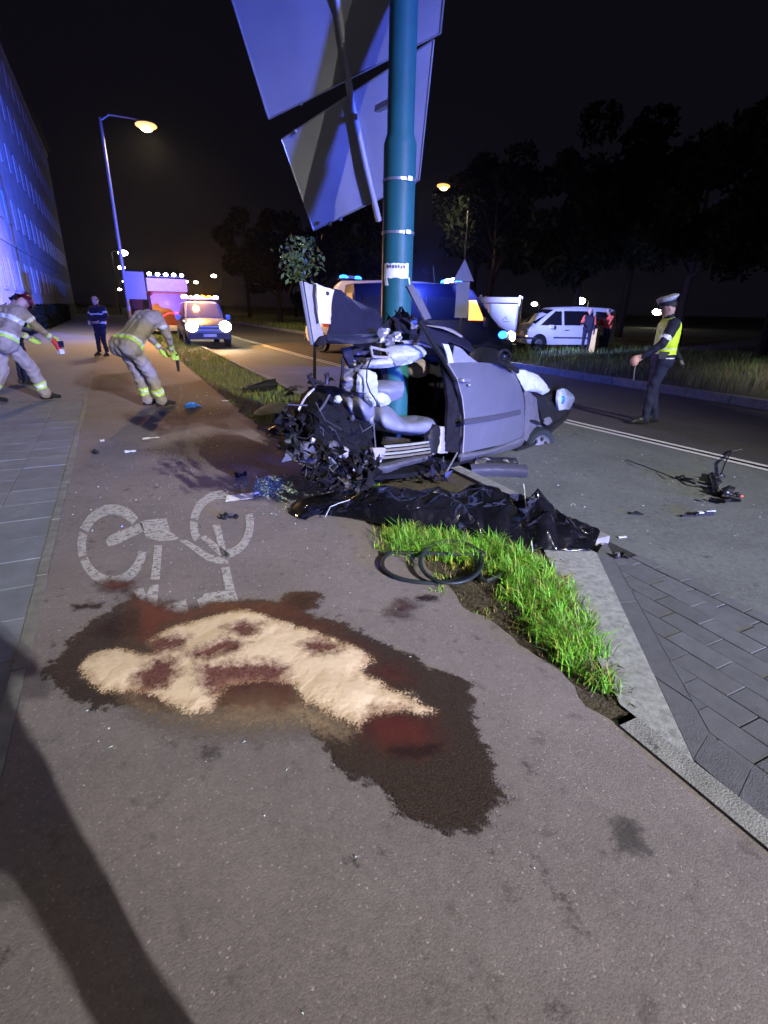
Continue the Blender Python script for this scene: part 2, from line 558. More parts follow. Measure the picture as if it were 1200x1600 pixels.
# pavement slabs, each a piece of the pavement
pv = empty('slab_pavement', (-2.4, 3, 0)); tag(pv, kind='structure')
sb = MB()
S = .40
hh = S / 2 - .0025
sb.add([(-hh, -hh, -.05), (hh, -hh, -.05), (hh, hh, -.05), (-hh, hh, -.05), (-hh, -hh, -.003), (hh, -hh, -.003), (hh, hh, -.003), (-hh, hh, -.003),
        (-hh + .004, -hh + .004, 0), (hh - .004, -hh + .004, 0), (hh - .004, hh - .004, 0), (-hh + .004, hh - .004, 0)],
       [(0, 1, 5, 4), (1, 2, 6, 5), (2, 3, 7, 6), (3, 0, 4, 7), (4, 5, 9, 8), (5, 6, 10, 9), (6, 7, 11, 10), (7, 4, 8, 11), (8, 9, 10, 11)])
first = None
for i in range(9):
    for j in range(31):
        x, y = -.66 - S / 2 - i * S, -1.6 + j * S
        if first is None:
            o = first = sb.build('slab', M['slab'], pv)
        else:
            o = first.copy(); col.objects.link(o); o.parent = pv
        o.location = (x + 2.4, y - 3, rnd.uniform(-.002, .002))
        o.rotation_euler = (rnd.uniform(-.003, .003), rnd.uniform(-.003, .003), rnd.uniform(-.004, .004))

# thin edging stones between slabs and cycle path, and along the right of the path
ed = empty('edging_kerb', (-.63, 5, 0)); tag(ed, kind='structure')
kb = MB().box((0, 0, -.06), (.058, .985, .134))
k1 = kb.build('kerb_stone', M['concrete'], ed)
for j in range(42):
    o = k1 if j == 0 else k1.copy()
    if j: col.objects.link(o); o.parent = ed
    o.location = (rnd.uniform(-.003, .003), -7 + j * 1.0, rnd.uniform(-.002, .003))
ed2 = empty('path_border_kerb', (1.692, 0, 0)); tag(ed2, kind='structure')
kb = MB().box((0, 0, -.055), (.105, .985, .13))
k2 = kb.build('kerb_stone', M['concrete'], ed2)
for j in range(5):
    o = k2 if j == 0 else k2.copy()
    if j: col.objects.link(o); o.parent = ed2
    o.location = (rnd.uniform(-.004, .004), .56 - j * 1.0, rnd.uniform(-.002, .003))
# sheet of worn concrete between grass and driveway
A0, A1, A2 = G(932, 862), G(1027, 1057), G(1085, 1181)
B0_, B1_, B2_ = G(945, 844), G(1085, 1096), G(1108, 1142)
sheet('kerb_bed', [(1.757, .45), (1.93, .45), (B2_[0] + .02, B2_[1]), (B1_[0] + .02, B1_[1]), (B0_[0] + .02, B0_[1]), (A0[0], A0[1]), (A1[0], A1[1]), (A2[0], A2[1])], -.021, M['block'])
sheet('concrete_wedge', [(1.76, .80), (A2[0] - .01, A2[1]), (A1[0] - .01, A1[1]), (A0[0], A0[1]), (2.86, 2.62), (2.55, 2.5), (2.2, 1.9), (1.76, 1.15)], -.006, M['rubble'])
# dropped kerb along the driveway, stones of its own
B0, B1, B2 = G(945, 844), G(1085, 1096), G(1108, 1142)
dk = empty('dropped_kerb', (2.4, 1.6, 0)); tag(dk, kind='structure')
LL = [np.array((A0[0], A0[1])), np.array((A1[0], A1[1])), np.array((A2[0], A2[1])), np.array((1.757, .45))]
RR = [np.array((B0[0], B0[1])), np.array((B1[0], B1[1])), np.array((B2[0], B2[1])), np.array((1.92, .50))]


def along(P, t):
    t = t * (len(P) - 1)
    i = min(int(t), len(P) - 2)
    return P[i] + (P[i + 1] - P[i]) * (t - i)


ts = [0, .165, .33, .5, .667, .83, 1]
for a, c in zip(ts[:-1], ts[1:]):
    g = .0012
    q = [along(LL, a + g), along(RR, a + g), along(RR, c - g), along(LL, c - g)]
    mb = MB().prism([(p[0], p[1], -.016) for p in q][::-1], (0, 0, -.1))
    mb.build('kerb_stone', M['block'], dk, world=True)
# driveway of grey paving blocks
dv = empty('driveway', (2.6, 0, 0)); tag(dv, kind='structure')
sheet('driveway_bed', [(1.74, -4), (3.19, -4), (3.19, 2.5), (3.0, 2.5), (2.0, .9), (1.74, .8)], -.045, M['joint'])
BW, BL_ = .143, .285


def blk(wd, ln):
    h, g = .0025, .0035
    a, c = wd / 2 - .0014, ln / 2 - .0014
    return MB().add([(-a, -c, -.08), (a, -c, -.08), (a, c, -.08), (-a, c, -.08), (-a, -c, -h), (a, -c, -h), (a, c, -h), (-a, c, -h),
                     (-a + g, -c + g, 0), (a - g, -c + g, 0), (a - g, c - g, 0), (-a + g, c - g, 0)],
                    [(0, 1, 5, 4), (1, 2, 6, 5), (2, 3, 7, 6), (3, 0, 4, 7), (4, 5, 9, 8), (5, 6, 10, 9), (6, 7, 11, 10), (7, 4, 8, 11), (8, 9, 10, 11)])


b1 = None


def clip(poly, p, n):
    """keep the part of a convex polygon where (q - p) . n >= 0"""
    out = []
    for a, c in zip(poly, poly[1:] + poly[:1]):
        da, dc = np.dot(a - p, n), np.dot(c - p, n)
        if da >= 0: out.append(a)
        if da * dc < 0: out.append(a + (c - a) * (da / (da - dc)))
    return out


dg_ = RR[1] - RR[0]
dn_ = np.array((-dg_[1], dg_[0])); dn_ /= np.linalg.norm(dn_)
if np.dot(np.array((2.8, 1.0)) - RR[0], dn_) < 0: dn_ = -dn_
for i in range(9):
    x = 2.98 - BW / 2 - i * BW
    for j in range(26):
        y = -4.0 + (j + .5 * (i % 2)) * BL_
        r0_ = [np.array(q) for q in ((x - BW / 2, y - BL_ / 2), (x + BW / 2, y - BL_ / 2), (x + BW / 2, y + BL_ / 2), (x - BW / 2, y + BL_ / 2))]
        q = clip(r0_, RR[0] + dn_ * .004, dn_)
        if q: q = clip(q, np.array((1.93 if y > .42 else 1.757, 0)), np.array((1.0, 0)))
        if len(q) < 3: continue
        ar = abs(sum(a[0] * c[1] - a[1] * c[0] for a, c in zip(q, q[1:] + q[:1]))) / 2
        if ar < .0012: continue
        if ar < BW * BL_ - 1e-6:
            cq = sum(q) / len(q)
            q = [cq + (p - cq) * .97 for p in q]
            MB().prism([(p[0], p[1], -.019) for p in q][::-1], (0, 0, -.06)).build('paving_block', M['block'], dv, world=True)
            continue
        if b1 is None:
            o = b1 = blk(BW, BL_).build('paving_block', M['block'], dv)
        else:
            o = b1.copy(); col.objects.link(o); o.parent = dv
        o.location = (x - 2.6, y, -.018 + rnd.uniform(-.003, .003))
        o.rotation_euler = (rnd.uniform(-.012, .012), rnd.uniform(-.012, .012), rnd.uniform(-.008, .008))
# gutter of two rows of setts along the road edge
gt = empty('gutter', (3.09, 0, 0)); tag(gt, kind='structure')
g1 = None
for i in range(2):
    for j in range(34):
        y = -4 + j * .2 + .1 * i
        if y > 2.3: continue
        if g1 is None: o = g1 = blk(.096, .196).build('paving_block', M['block'], gt)
        else:
            o = g1.copy(); col.objects.link(o); o.parent = gt
        o.location = (-.055 + .10 * i, y, -.03 + rnd.uniform(-.002, .002))
# road kerbs: beyond the driveway, and the far median kerb
rk = empty('road_kerb', (3.1, 20, 0)); tag(rk, kind='structure')
r1 = MB().box((0, 0, -.07), (.14, .985, .17)).build('kerb_stone', M['concrete'], rk)
for j in range(58):
    o = r1 if j == 0 else r1.copy()
    if j: col.objects.link(o); o.parent = rk
    y = 2.95 + j
    o.location = (rnd.uniform(-.006, .006), y - 20, rnd.uniform(-.004, .004))
mk = empty('median_kerb', (11.3, 20, 0)); tag(mk, kind='structure')
m1 = MB().box((0, 0, -.04), (.22, .985, .2)).build('kerb_stone', M['concrete'], mk)
for j in range(62):
    o = m1 if j == 0 else m1.copy()
    if j: col.objects.link(o); o.parent = mk
    o.location = (rnd.uniform(-.01, .01), -2 + j - 20, rnd.uniform(-.006, .006))
MB().box((11.3, 170, -.04), (.22, 220, .2)).build('kerb_run', M['concrete'], mk, world=True)


# ------------------------------------------------------------------ bicycle symbol (paint on the cycle path)
def Z7(x, y): return 100 + x * .26667, 740 + y * .26667


def gpt(q, z): p = G(*q, z); return (p[0], p[1], z)


bm_ = MB()
ZP = .0035


def flat(pts, z=ZP):
    v = [gpt(Z7(*p), z) for p in pts]
    bm_.add(v, [tuple(range(len(v) - 1, -1, -1))])


def ring(cx, cy, ro, ri, segs):
    for a0, a1 in segs:
        n = max(3, int(abs(a1 - a0) / 9))
        for k in range(n):
            a, c = math.radians(a0 + (a1 - a0) * k / n), math.radians(a0 + (a1 - a0) * (k + 1) / n)
            flat([(cx + ro[0] * math.cos(a), cy + ro[1] * math.sin(a)), (cx + ro[0] * math.cos(c), cy + ro[1] * math.sin(c)),
                  (cx + ri[0] * math.cos(c), cy + ri[1] * math.sin(c)), (cx + ri[0] * math.cos(a), cy + ri[1] * math.sin(a))])


ring(283, 420, (205, 240), (155, 180), [(10, 158), (163, 200), (205, 318)])
ring(925, 298, (188, 200), (142, 152), [(-170, -60), (-20, 84), (150, 186)])
for pl in ([(245, 400), (262, 365), (455, 285), (470, 335), (300, 420), (260, 425)],
           [(440, 285), (480, 272), (600, 262), (620, 335), (668, 375), (660, 388), (560, 396), (480, 372)],
           [(675, 392), (720, 388), (850, 470), (960, 505), (965, 528), (900, 528), (830, 505)],
           [(790, 368), (830, 362), (970, 470), (968, 500), (915, 485)],
           [(868, 300), (915, 300), (955, 480), (925, 490)],
           [(920, 552), (968, 545), (1000, 676), (945, 682)],
           [(820, 702), (1000, 680), (1022, 745), (850, 770), (845, 795), (800, 798), (778, 735), (812, 725)],
           [(530, 420), (575, 420), (560, 620), (508, 620)], [(505, 655), (555, 648), (545, 775), (490, 800), (480, 720)],
           [(410, 685), (460, 660), (500, 760), (520, 860), (470, 880)], [(575, 772), (712, 738), (735, 825), (600, 862)]):
    flat(pl)
mpaint = pm('worn_white_paint', (.44, .43, .42), .75, var=.22, scale=14, bump=.3, bscale=90, world=True)
nt = mpaint.node_tree
pos = nt.nodes.new('ShaderNodeNewGeometry').outputs['Position']
nz = nt.nodes.new('ShaderNodeTexNoise'); nz.inputs['Scale'].default_value = 26; nz.inputs['Detail'].default_value = 8; nz.inputs['Roughness'].default_value = .75
nt.links.new(pos, nz.inputs['Vector'])
mr = nt.nodes.new('ShaderNodeMapRange')
mr.inputs['From Min'].default_value, mr.inputs['From Max'].default_value = .36, .50
mr.inputs['To Min'].default_value, mr.inputs['To Max'].default_value = .12, .86
nt.links.new(nz.outputs['Fac'], mr.inputs['Value'])
nt.links.new(mr.outputs['Result'], nt.nodes['Principled BSDF'].inputs['Alpha'])
bs = bm_.build('bicycle_road_marking', mpaint)
tag(bs, kind='structure')


# ------------------------------------------------------------------ stain on the path and the absorbent sand on it
def Z6(x, y): return 60 + x * .63333, 740 + y * .63333


def gpoly(pts): return np.array([G(*Z6(*p))[:2] for p in pts])


def sdist(X, Y, poly):
    """signed distance, positive inside"""
    P = np.stack([X.ravel(), Y.ravel()], 1)
    d = np.full(len(P), 1e9)
    ins = np.zeros(len(P), bool)
    n = len(poly)
    for i in range(n):
        a, c = poly[i], poly[(i + 1) % n]
        e = c - a
        t = np.clip(((P - a) @ e) / (e @ e + 1e-12), 0, 1)
        d = np.minimum(d, np.linalg.norm(P - a - t[:, None] * e, axis=1))
        cond = (a[1] > P[:, 1]) != (c[1] > P[:, 1])
        xs = a[0] + (P[:, 1] - a[1]) * (c[0] - a[0]) / (c[1] - a[1] + 1e-12)
        ins ^= cond & (P[:, 0] < xs)
    return np.where(ins, d, -d).reshape(X.shape)


wet_p = gpoly([(10, 490), (60, 440), (110, 380), (200, 330), (240, 300), (300, 340), (360, 345), (430, 320), (520, 312), (600, 318), (620, 290), (700, 300), (690, 330), (650, 345), (760, 375),
               (840, 415), (920, 450), (960, 485), (1010, 490), (1060, 515), (1080, 570), (1075, 610), (1110, 680), (1130, 760), (1160, 810), (1110, 860), (1100, 900), (1050, 880), (1020, 905),
               (960, 870), (890, 850), (860, 790), (800, 760), (740, 740), (720, 690), (690, 650), (650, 600), (560, 592), (440, 592), (320, 592), (230, 582), (130, 582), (70, 550)])
reds = [gpoly(p) for p in (
    [(300, 350), (440, 318), (600, 322), (640, 300), (690, 305), (650, 350), (740, 385), (700, 400), (560, 350), (430, 345), (330, 378)],
    [(830, 470), (890, 470), (930, 520), (870, 528), (810, 490)], [(690, 375), (800, 420), (850, 470), (820, 470), (740, 410)], [(395, 485), (500, 470), (618, 478), (655, 560), (610, 600), (540, 590), (450, 595), (405, 540)], [(235, 520), (300, 470), (350, 500), (310, 580), (240, 560)],
    [(800, 600), (880, 590), (985, 600), (1000, 670), (940, 700), (850, 690), (790, 650)],
    [(235, 305), (262, 315), (330, 320), (335, 360), (275, 412), (245, 410)], [(150, 268), (180, 262), (232, 268), (230, 296), (160, 290)],
    [(860, 350), (900, 310), (935, 330), (905, 345), (915, 358), (880, 352)])]
darks = [gpoly(p) for p in ([(850, 680), (900, 670), (1000, 665), (995, 690), (940, 715), (870, 705)], [(80, 325), (165, 320), (160, 335), (90, 340)],
                            [(110, 400), (200, 345), (255, 330), (255, 400), (190, 415)], [(930, 305), (990, 300), (985, 318), (940, 318)], [(600, 325), (640, 295), (690, 305), (655, 345)])]
sandspots = [gpoly(p) for p in (
    [(255, 430), (290, 412), (365, 415), (350, 435), (290, 448)], [(378, 455), (430, 435), (460, 420), (505, 428), (490, 445), (420, 465)],
    [(398, 490), (470, 482), (560, 476), (612, 486), (600, 530), (560, 560), (470, 565), (410, 530)], [(240, 510), (290, 468), (320, 466), (345, 495), (310, 530), (255, 545)],
    [(655, 430), (690, 414), (740, 428), (735, 445), (680, 450)], [(468, 390), (500, 378), (540, 380), (535, 405), (500, 410)], [(780, 640), (830, 595), (900, 598), (870, 620), (800, 650)])]
sand_p = gpoly([(95, 482), (125, 448), (195, 430), (270, 442), (262, 418), (320, 382), (420, 355), (500, 337), (560, 350), (640, 380), (720, 405), (790, 430), (832, 460), (812, 490), (862, 525), (920, 545),
                (985, 592), (940, 602), (880, 597), (832, 600), (788, 642), (750, 618), (690, 592), (650, 566), (618, 530), (560, 520), (470, 530), (450, 560), (440, 592), (360, 600), (290, 560), (240, 545), (150, 547), (108, 512)])
dust_p = gpoly([(230, 545), (330, 590), (430, 580), (470, 545), (560, 530), (640, 560), (720, 600), (760, 640), (640, 640), (480, 645), (330, 630), (250, 590)])


def smooth_noise(X, Y, s, seed):
    r = np.random.default_rng(seed)
    out = np.zeros_like(X)
    for k in range(6):
        a = r.uniform(0, 6.28, 3)
        f = s * r.uniform(.6, 1.6)
        out += np.sin(X * f * math.cos(a[0]) + Y * f * math.sin(a[0]) + a[1] + .8 * np.sin((X - Y) * f * .7 + a[2]))
    return out / 6


def grid_mesh(name, xs, ys, Z, attrs, mat, keep=None):
    nx, ny = len(xs), len(ys)
    X, Y = np.meshgrid(xs, ys)
    co = np.stack([X, Y, Z], -1).reshape(-1, 3)
    q = np.arange(nx * ny).reshape(ny, nx)
    faces = np.stack([q[:-1, :-1], q[:-1, 1:], q[1:, 1:], q[1:, :-1]], -1).reshape(-1, 4)
    if keep is not None:
        kf = keep.ravel()[faces].any(1)
        faces = faces[kf]
        used = np.unique(faces)
        mp = -np.ones(nx * ny, int); mp[used] = np.arange(len(used))
        faces = mp[faces]; co = co[used]
        attrs = {k: v.ravel()[used] for k, v in attrs.items()}
    me = bpy.data.meshes.new(name)
    me.from_pydata(co.tolist(), [], faces.tolist())
    for k, v in attrs.items():
        at = me.attributes.new(k, 'FLOAT', 'POINT')
        at.data.foreach_set('value', np.asarray(v, np.float32).ravel())
    me.materials.append(mat)
    me.polygons.foreach_set('use_smooth', [True] * len(me.polygons))
    o = bpy.data.objects.new(name, me)
    col.objects.link(o)
    return o


def stain_material():
    m = bpy.data.materials.new('wet_stain')
    m.use_nodes = True
    nt = m.node_tree
    N, L = nt.nodes, nt.links
    b = N['Principled BSDF']
    pos = N.new('ShaderNodeNewGeometry').outputs['Position']

    def noise(scale, det=6, ro=.7):
        n = N.new('ShaderNodeTexNoise')
        n.inputs['Scale'].default_value, n.inputs['Detail'].default_value, n.inputs['Roughness'].default_value = scale, det, ro
        L.new(pos, n.inputs['Vector'])
        return n.outputs['Fac']

    def mr(s, a, c, lo=0., hi=1.):
        r = N.new('ShaderNodeMapRange')
        r.inputs['From Min'].default_value, r.inputs['From Max'].default_value = a, c
        r.inputs['To Min'].default_value, r.inputs['To Max'].default_value = lo, hi
        L.new(s, r.inputs['Value'])
        return r.outputs['Result']

    def op(kind, a, c):
        k = N.new('ShaderNodeMath'); k.operation = kind
        for i, s in enumerate((a, c)):
            if isinstance(s, (int, float)): k.inputs[i].default_value = s
            else: L.new(s, k.inputs[i])
        return k.outputs[0]

    def at(nm):
        a = N.new('ShaderNodeAttribute'); a.attribute_name = nm
        return a.outputs['Fac']
    nmix = op('ADD', mr(noise(14, 8), .2, .8, -.055, .055), mr(noise(70, 5), .2, .8, -.045, .045))
    wet = mr(op('ADD', at('wet'), nmix), -.006, .012)
    red = mr(op('ADD', at('red'), mr(noise(22, 8), .2, .8, -.06, .06)), -.05, .06)
    drk = mr(op('ADD', at('dark'), mr(noise(30, 8), .2, .8, -.04, .04)), -.01, .03)
    dust = mr(op('ADD', at('dust'), mr(noise(55, 8), .2, .8, -.08, .08)), -.07, .09, 0, .72)
    base = N.new('ShaderNodeMix'); base.data_type = 'RGBA'
    L.new(mr(noise(120, 3), .35, .65), base.inputs[0])
    base.inputs[6].default_value = (.026, .017, .013, 1); base.inputs[7].default_value = (.056, .041, .032, 1)
    c2 = N.new('ShaderNodeMix'); c2.data_type = 'RGBA'
    L.new(op('MULTIPLY', red, .9), c2.inputs[0]); L.new(base.outputs[2], c2.inputs[6])
    rc = N.new('ShaderNodeMix'); rc.data_type = 'RGBA'
    L.new(mr(noise(18, 6), .35, .68), rc.inputs[0])
    rc.inputs[6].default_value = (.045, .014, .012, 1); rc.inputs[7].default_value = (.095, .029, .022, 1)
    L.new(rc.outputs[2], c2.inputs[7])
    brm = mr(op('ADD', at('bri'), mr(noise(26, 8), .2, .8, -.035, .035)), -.03, .03)
    cb = N.new('ShaderNodeMix'); cb.data_type = 'RGBA'
    L.new(op('MULTIPLY', brm, .8), cb.inputs[0]); L.new(c2.outputs[2], cb.inputs[6]); cb.inputs[7].default_value = (.095, .021, .017, 1)
    c2 = cb
    c3 = N.new('ShaderNodeMix'); c3.data_type = 'RGBA'
    L.new(op('MULTIPLY', drk, .85), c3.inputs[0]); L.new(c2.outputs[2], c3.inputs[6]); c3.inputs[7].default_value = (.020, .009, .009, 1)
    c4 = N.new('ShaderNodeMix'); c4.data_type = 'RGBA'
    L.new(op('MULTIPLY', dust, op('SUBTRACT', 1.0, op('MULTIPLY', red, .75))), c4.inputs[0]); L.new(c3.outputs[2], c4.inputs[6]); c4.inputs[7].default_value = (.42, .31, .19, 1)
    L.new(c4.outputs[2], b.inputs['Base Color'])
    L.new(mr(noise(50, 4), .3, .7, .38, .65), b.inputs['Roughness'])
    b.inputs['Specular IOR Level'].default_value = .35
    alpha = op('MAXIMUM', op('MAXIMUM', op('MULTIPLY', wet, .93), op('MAXIMUM', op('MULTIPLY', red, .8), op('MULTIPLY', brm, .75))), op('MAXIMUM', dust, op('MULTIPLY', drk, .9)))
    L.new(alpha, b.inputs['Alpha'])
    vo = N.new('ShaderNodeTexVoronoi'); vo.inputs['Scale'].default_value = 165
    L.new(pos, vo.inputs['Vector'])
    bp = N.new('ShaderNodeBump'); bp.inputs['Strength'].default_value = .35; bp.inputs['Distance'].default_value = .005
    L.new(vo.outputs['Distance'], bp.inputs['Height']); bp.invert = True
    L.new(bp.outputs['Normal'], b.inputs['Normal'])
    return m


xs, ys = np.arange(-.58, 1.5, .011), np.arange(.75, 3.5, .011)
X, Y = np.meshgrid(xs, ys)
wet = sdist(X, Y, wet_p)
red = np.max([sdist(X, Y, p) for p in reds], 0)
drk = np.max([sdist(X, Y, p) for p in darks], 0)
bri = np.max([sdist(X, Y, gpoly(p)) for p in ([(247, 318), (262, 308), (300, 330), (335, 335), (338, 362), (300, 372), (278, 395), (262, 418), (252, 400)], [(158, 268), (190, 263), (232, 270), (226, 286), (172, 288)], [(820, 612), (900, 600), (960, 640), (930, 670), (850, 668)])], 0)
dst = sdist(X, Y, dust_p)
st = grid_mesh('wet_stain', xs, ys, np.full(X.shape, .0065), dict(wet=wet, red=red, dark=drk, dust=dst, bri=bri), stain_material(),
               keep=np.maximum.reduce([wet, red, drk, dst, bri]) > -.12)
tag(st, 'dark reddish brown wet stain spread over the cycle path around the sand', 'stain')

xs, ys = np.arange(-.5, 1.1, .0075), np.arange(1.2, 2.9, .0075)
X, Y = np.meshgrid(xs, ys)
sd = sdist(X, Y, sand_p) + .018 * smooth_noise(X, Y, 22, 3) + .014 * smooth_noise(X, Y, 80, 4) + .006 * rng.normal(size=X.shape)
h = .017 * (1 - np.exp(-np.clip(sd, 0, None) / .10)) * (1 + .55 * smooth_noise(X, Y, 9, 5) + .45 * np.abs(smooth_noise(X, Y, 17, 8))) + np.where(sd > 0, .0012 * smooth_noise(X, Y, 40, 6) * np.clip(sd / .03, 0, 1), 0)
h += np.where(sd > .01, .0004 * rng.normal(size=X.shape), 0)
spots = np.max([sdist(X, Y, p) for p in sandspots], 0)
h *= 1 - .22 * np.clip((spots + .01) / .03, 0, 1)


def sand_material():
    m = pm('absorbent_sand', (.74, .58, .39), .95, var=.09, scale=40, bump=.35, bscale=300, world=True)
    nt = m.node_tree
    N, L = nt.nodes, nt.links
    b = N['Principled BSDF']
    src = b.inputs['Base Color'].links[0].from_socket
    pos = N.new('ShaderNodeNewGeometry').outputs['Position']
    n1 = N.new('ShaderNodeTexNoise'); n1.inputs['Scale'].default_value = 26; n1.inputs['Detail'].default_value = 9; n1.inputs['Roughness'].default_value = .75
    L.new(pos, n1.inputs['Vector'])
    r1 = N.new('ShaderNodeMapRange'); r1.inputs['From Min'].default_value, r1.inputs['From Max'].default_value = .2, .8
    r1.inputs['To Min'].default_value, r1.inputs['To Max'].default_value = -.075, .075
    L.new(n1.outputs['Fac'], r1.inputs['Value'])
    a = N.new('ShaderNodeAttribute'); a.attribute_name = 'spot'
    ad = N.new('ShaderNodeMath'); L.new(a.outputs['Fac'], ad.inputs[0]); L.new(r1.outputs['Result'], ad.inputs[1])
    ss = N.new('ShaderNodeMapRange'); ss.inputs['From Min'].default_value, ss.inputs['From Max'].default_value = -.055, .022
    L.new(ad.outputs[0], ss.inputs['Value'])
    n2 = N.new('ShaderNodeTexNoise'); n2.inputs['Scale'].default_value = 70; n2.inputs['Detail'].default_value = 5
    L.new(pos, n2.inputs['Vector'])
    r2 = N.new('ShaderNodeMapRange'); r2.inputs['From Min'].default_value, r2.inputs['From Max'].default_value = .35, .65
    L.new(n2.outputs['Fac'], r2.inputs['Value'])
    rc = N.new('ShaderNodeMix'); rc.data_type = 'RGBA'
    L.new(r2.outputs['Result'], rc.inputs[0]); rc.inputs[6].default_value = (.085, .026, .020, 1); rc.inputs[7].default_value = (.17, .07, .05, 1)
    mx = N.new('ShaderNodeMix'); mx.data_type = 'RGBA'
    L.new(ss.outputs['Result'], mx.inputs[0]); L.new(src, mx.inputs[6]); L.new(rc.outputs[2], mx.inputs[7])
    a2 = N.new('ShaderNodeAttribute'); a2.attribute_name = 'rim'
    n3 = N.new('ShaderNodeTexNoise'); n3.inputs['Scale'].default_value = 95; n3.inputs['Detail'].default_value = 8; n3.inputs['Roughness'].default_value = .8
    L.new(pos, n3.inputs['Vector'])
    r3 = N.new('ShaderNodeMapRange'); r3.inputs['From Min'].default_value, r3.inputs['From Max'].default_value = .25, .75
    r3.inputs['To Min'].default_value, r3.inputs['To Max'].default_value = -.05, .05
    L.new(n3.outputs['Fac'], r3.inputs['Value'])
    a3 = N.new('ShaderNodeMath'); L.new(a2.outputs['Fac'], a3.inputs[0]); L.new(r3.outputs['Result'], a3.inputs[1])
    al = N.new('ShaderNodeMapRange'); al.inputs['From Min'].default_value, al.inputs['From Max'].default_value = 0, .022
    L.new(a3.outputs[0], al.inputs['Value']); L.new(al.outputs['Result'], b.inputs['Alpha'])
    n4 = N.new('ShaderNodeTexNoise'); n4.inputs['Scale'].default_value = 12; n4.inputs['Detail'].default_value = 7; n4.inputs['Roughness'].default_value = .7
    L.new(pos, n4.inputs['Vector'])
    r4 = N.new('ShaderNodeMapRange'); r4.inputs['From Min'].default_value, r4.inputs['From Max'].default_value = .25, .75
    r4.inputs['To Min'].default_value, r4.inputs['To Max'].default_value = -.06, .06
    L.new(n4.outputs['Fac'], r4.inputs['Value'])
    a4 = N.new('ShaderNodeMath'); L.new(a2.outputs['Fac'], a4.inputs[0]); L.new(r4.outputs['Result'], a4.inputs[1])
    sk = N.new('ShaderNodeMapRange'); sk.inputs['From Min'].default_value, sk.inputs['From Max'].default_value = -.01, .06
    sk.inputs['To Min'].default_value, sk.inputs['To Max'].default_value = .75, 0
    L.new(a4.outputs[0], sk.inputs['Value'])
    m5 = N.new('ShaderNodeMix'); m5.data_type = 'RGBA'
    L.new(sk.outputs['Result'], m5.inputs[0]); L.new(mx.outputs[2], m5.inputs[6]); m5.inputs[7].default_value = (.34, .20, .11, 1)
    L.new(m5.outputs[2], b.inputs['Base Color'])
    return m


sn = grid_mesh('sand_heap', xs, ys, np.maximum(h, 0) + .0080, dict(spot=spots, rim=sd), sand_material(), keep=sd > -.035)
tag(sn, 'pale yellow absorbent sand scattered in a low heap over the dark stain', 'sand')


# old dark scuffs and tar marks worn into the path
msc = pm('old_tar_scuff', (.062, .057, .056), .8, var=.3, scale=30, world=True)
nt = msc.node_tree
pos = nt.nodes.new('ShaderNodeNewGeometry').outputs['Position']
nz = nt.nodes.new('ShaderNodeTexNoise'); nz.inputs['Scale'].default_value = 30; nz.inputs['Detail'].default_value = 10; nz.inputs['Roughness'].default_value = .8
nt.links.new(pos, nz.inputs['Vector'])
mr = nt.nodes.new('ShaderNodeMapRange')
mr.inputs['From Min'].default_value, mr.inputs['From Max'].default_value = .2, .8
mr.inputs['To Min'].default_value, mr.inputs['To Max'].default_value = -.075, .055
nt.links.new(nz.outputs['Fac'], mr.inputs['Value'])
at_ = nt.nodes.new('ShaderNodeAttribute'); at_.attribute_name = 'mark'
ad_ = nt.nodes.new('ShaderNodeMath'); nt.links.new(at_.outputs['Fac'], ad_.inputs[0]); nt.links.new(mr.outputs['Result'], ad_.inputs[1])
m2_ = nt.nodes.new('ShaderNodeMapRange'); m2_.inputs['From Min'].default_value, m2_.inputs['From Max'].default_value = -.01, .03
m2_.inputs['To Max'].default_value = .6
nt.links.new(ad_.outputs[0], m2_.inputs['Value']); nt.links.new(m2_.outputs['Result'], nt.nodes['Principled BSDF'].inputs['Alpha'])
for q in ([(828, 1335), (846, 1342), (930, 1470), (905, 1475)], [(948, 1272), (1000, 1280), (1030, 1345), (960, 1340)], [(760, 1330), (778, 1328), (772, 1352)], [(640, 1470), (665, 1465), (660, 1490), (640, 1492)],
          [(300, 1170), (345, 1160), (350, 1185), (310, 1195)], [(450, 690), (300, 680), (200, 705), (330, 740), (420, 730)], [(230, 605), (330, 590), (380, 650), (240, 660)], [(150, 585), (215, 580), (215, 615), (130, 610)]):
    pl = np.array([G(*p)[:2] for p in q])
    st_ = .016 if pl[:, 1].min() < 3 else .05
    gx_, gy_ = np.arange(pl[:, 0].min() - .12, pl[:, 0].max() + .12, st_), np.arange(pl[:, 1].min() - .12, pl[:, 1].max() + .12, st_)
    if len(gx_) < 2 or len(gy_) < 2: continue
    Xs, Ys = np.meshgrid(gx_, gy_)
    k_ = 1.0 if st_ < .03 else .13
    tag(grid_mesh('tar_scuff', gx_, gy_, np.full(Xs.shape, .0028), dict(mark=k_ * sdist(Xs, Ys, pl)), msc), kind='structure')


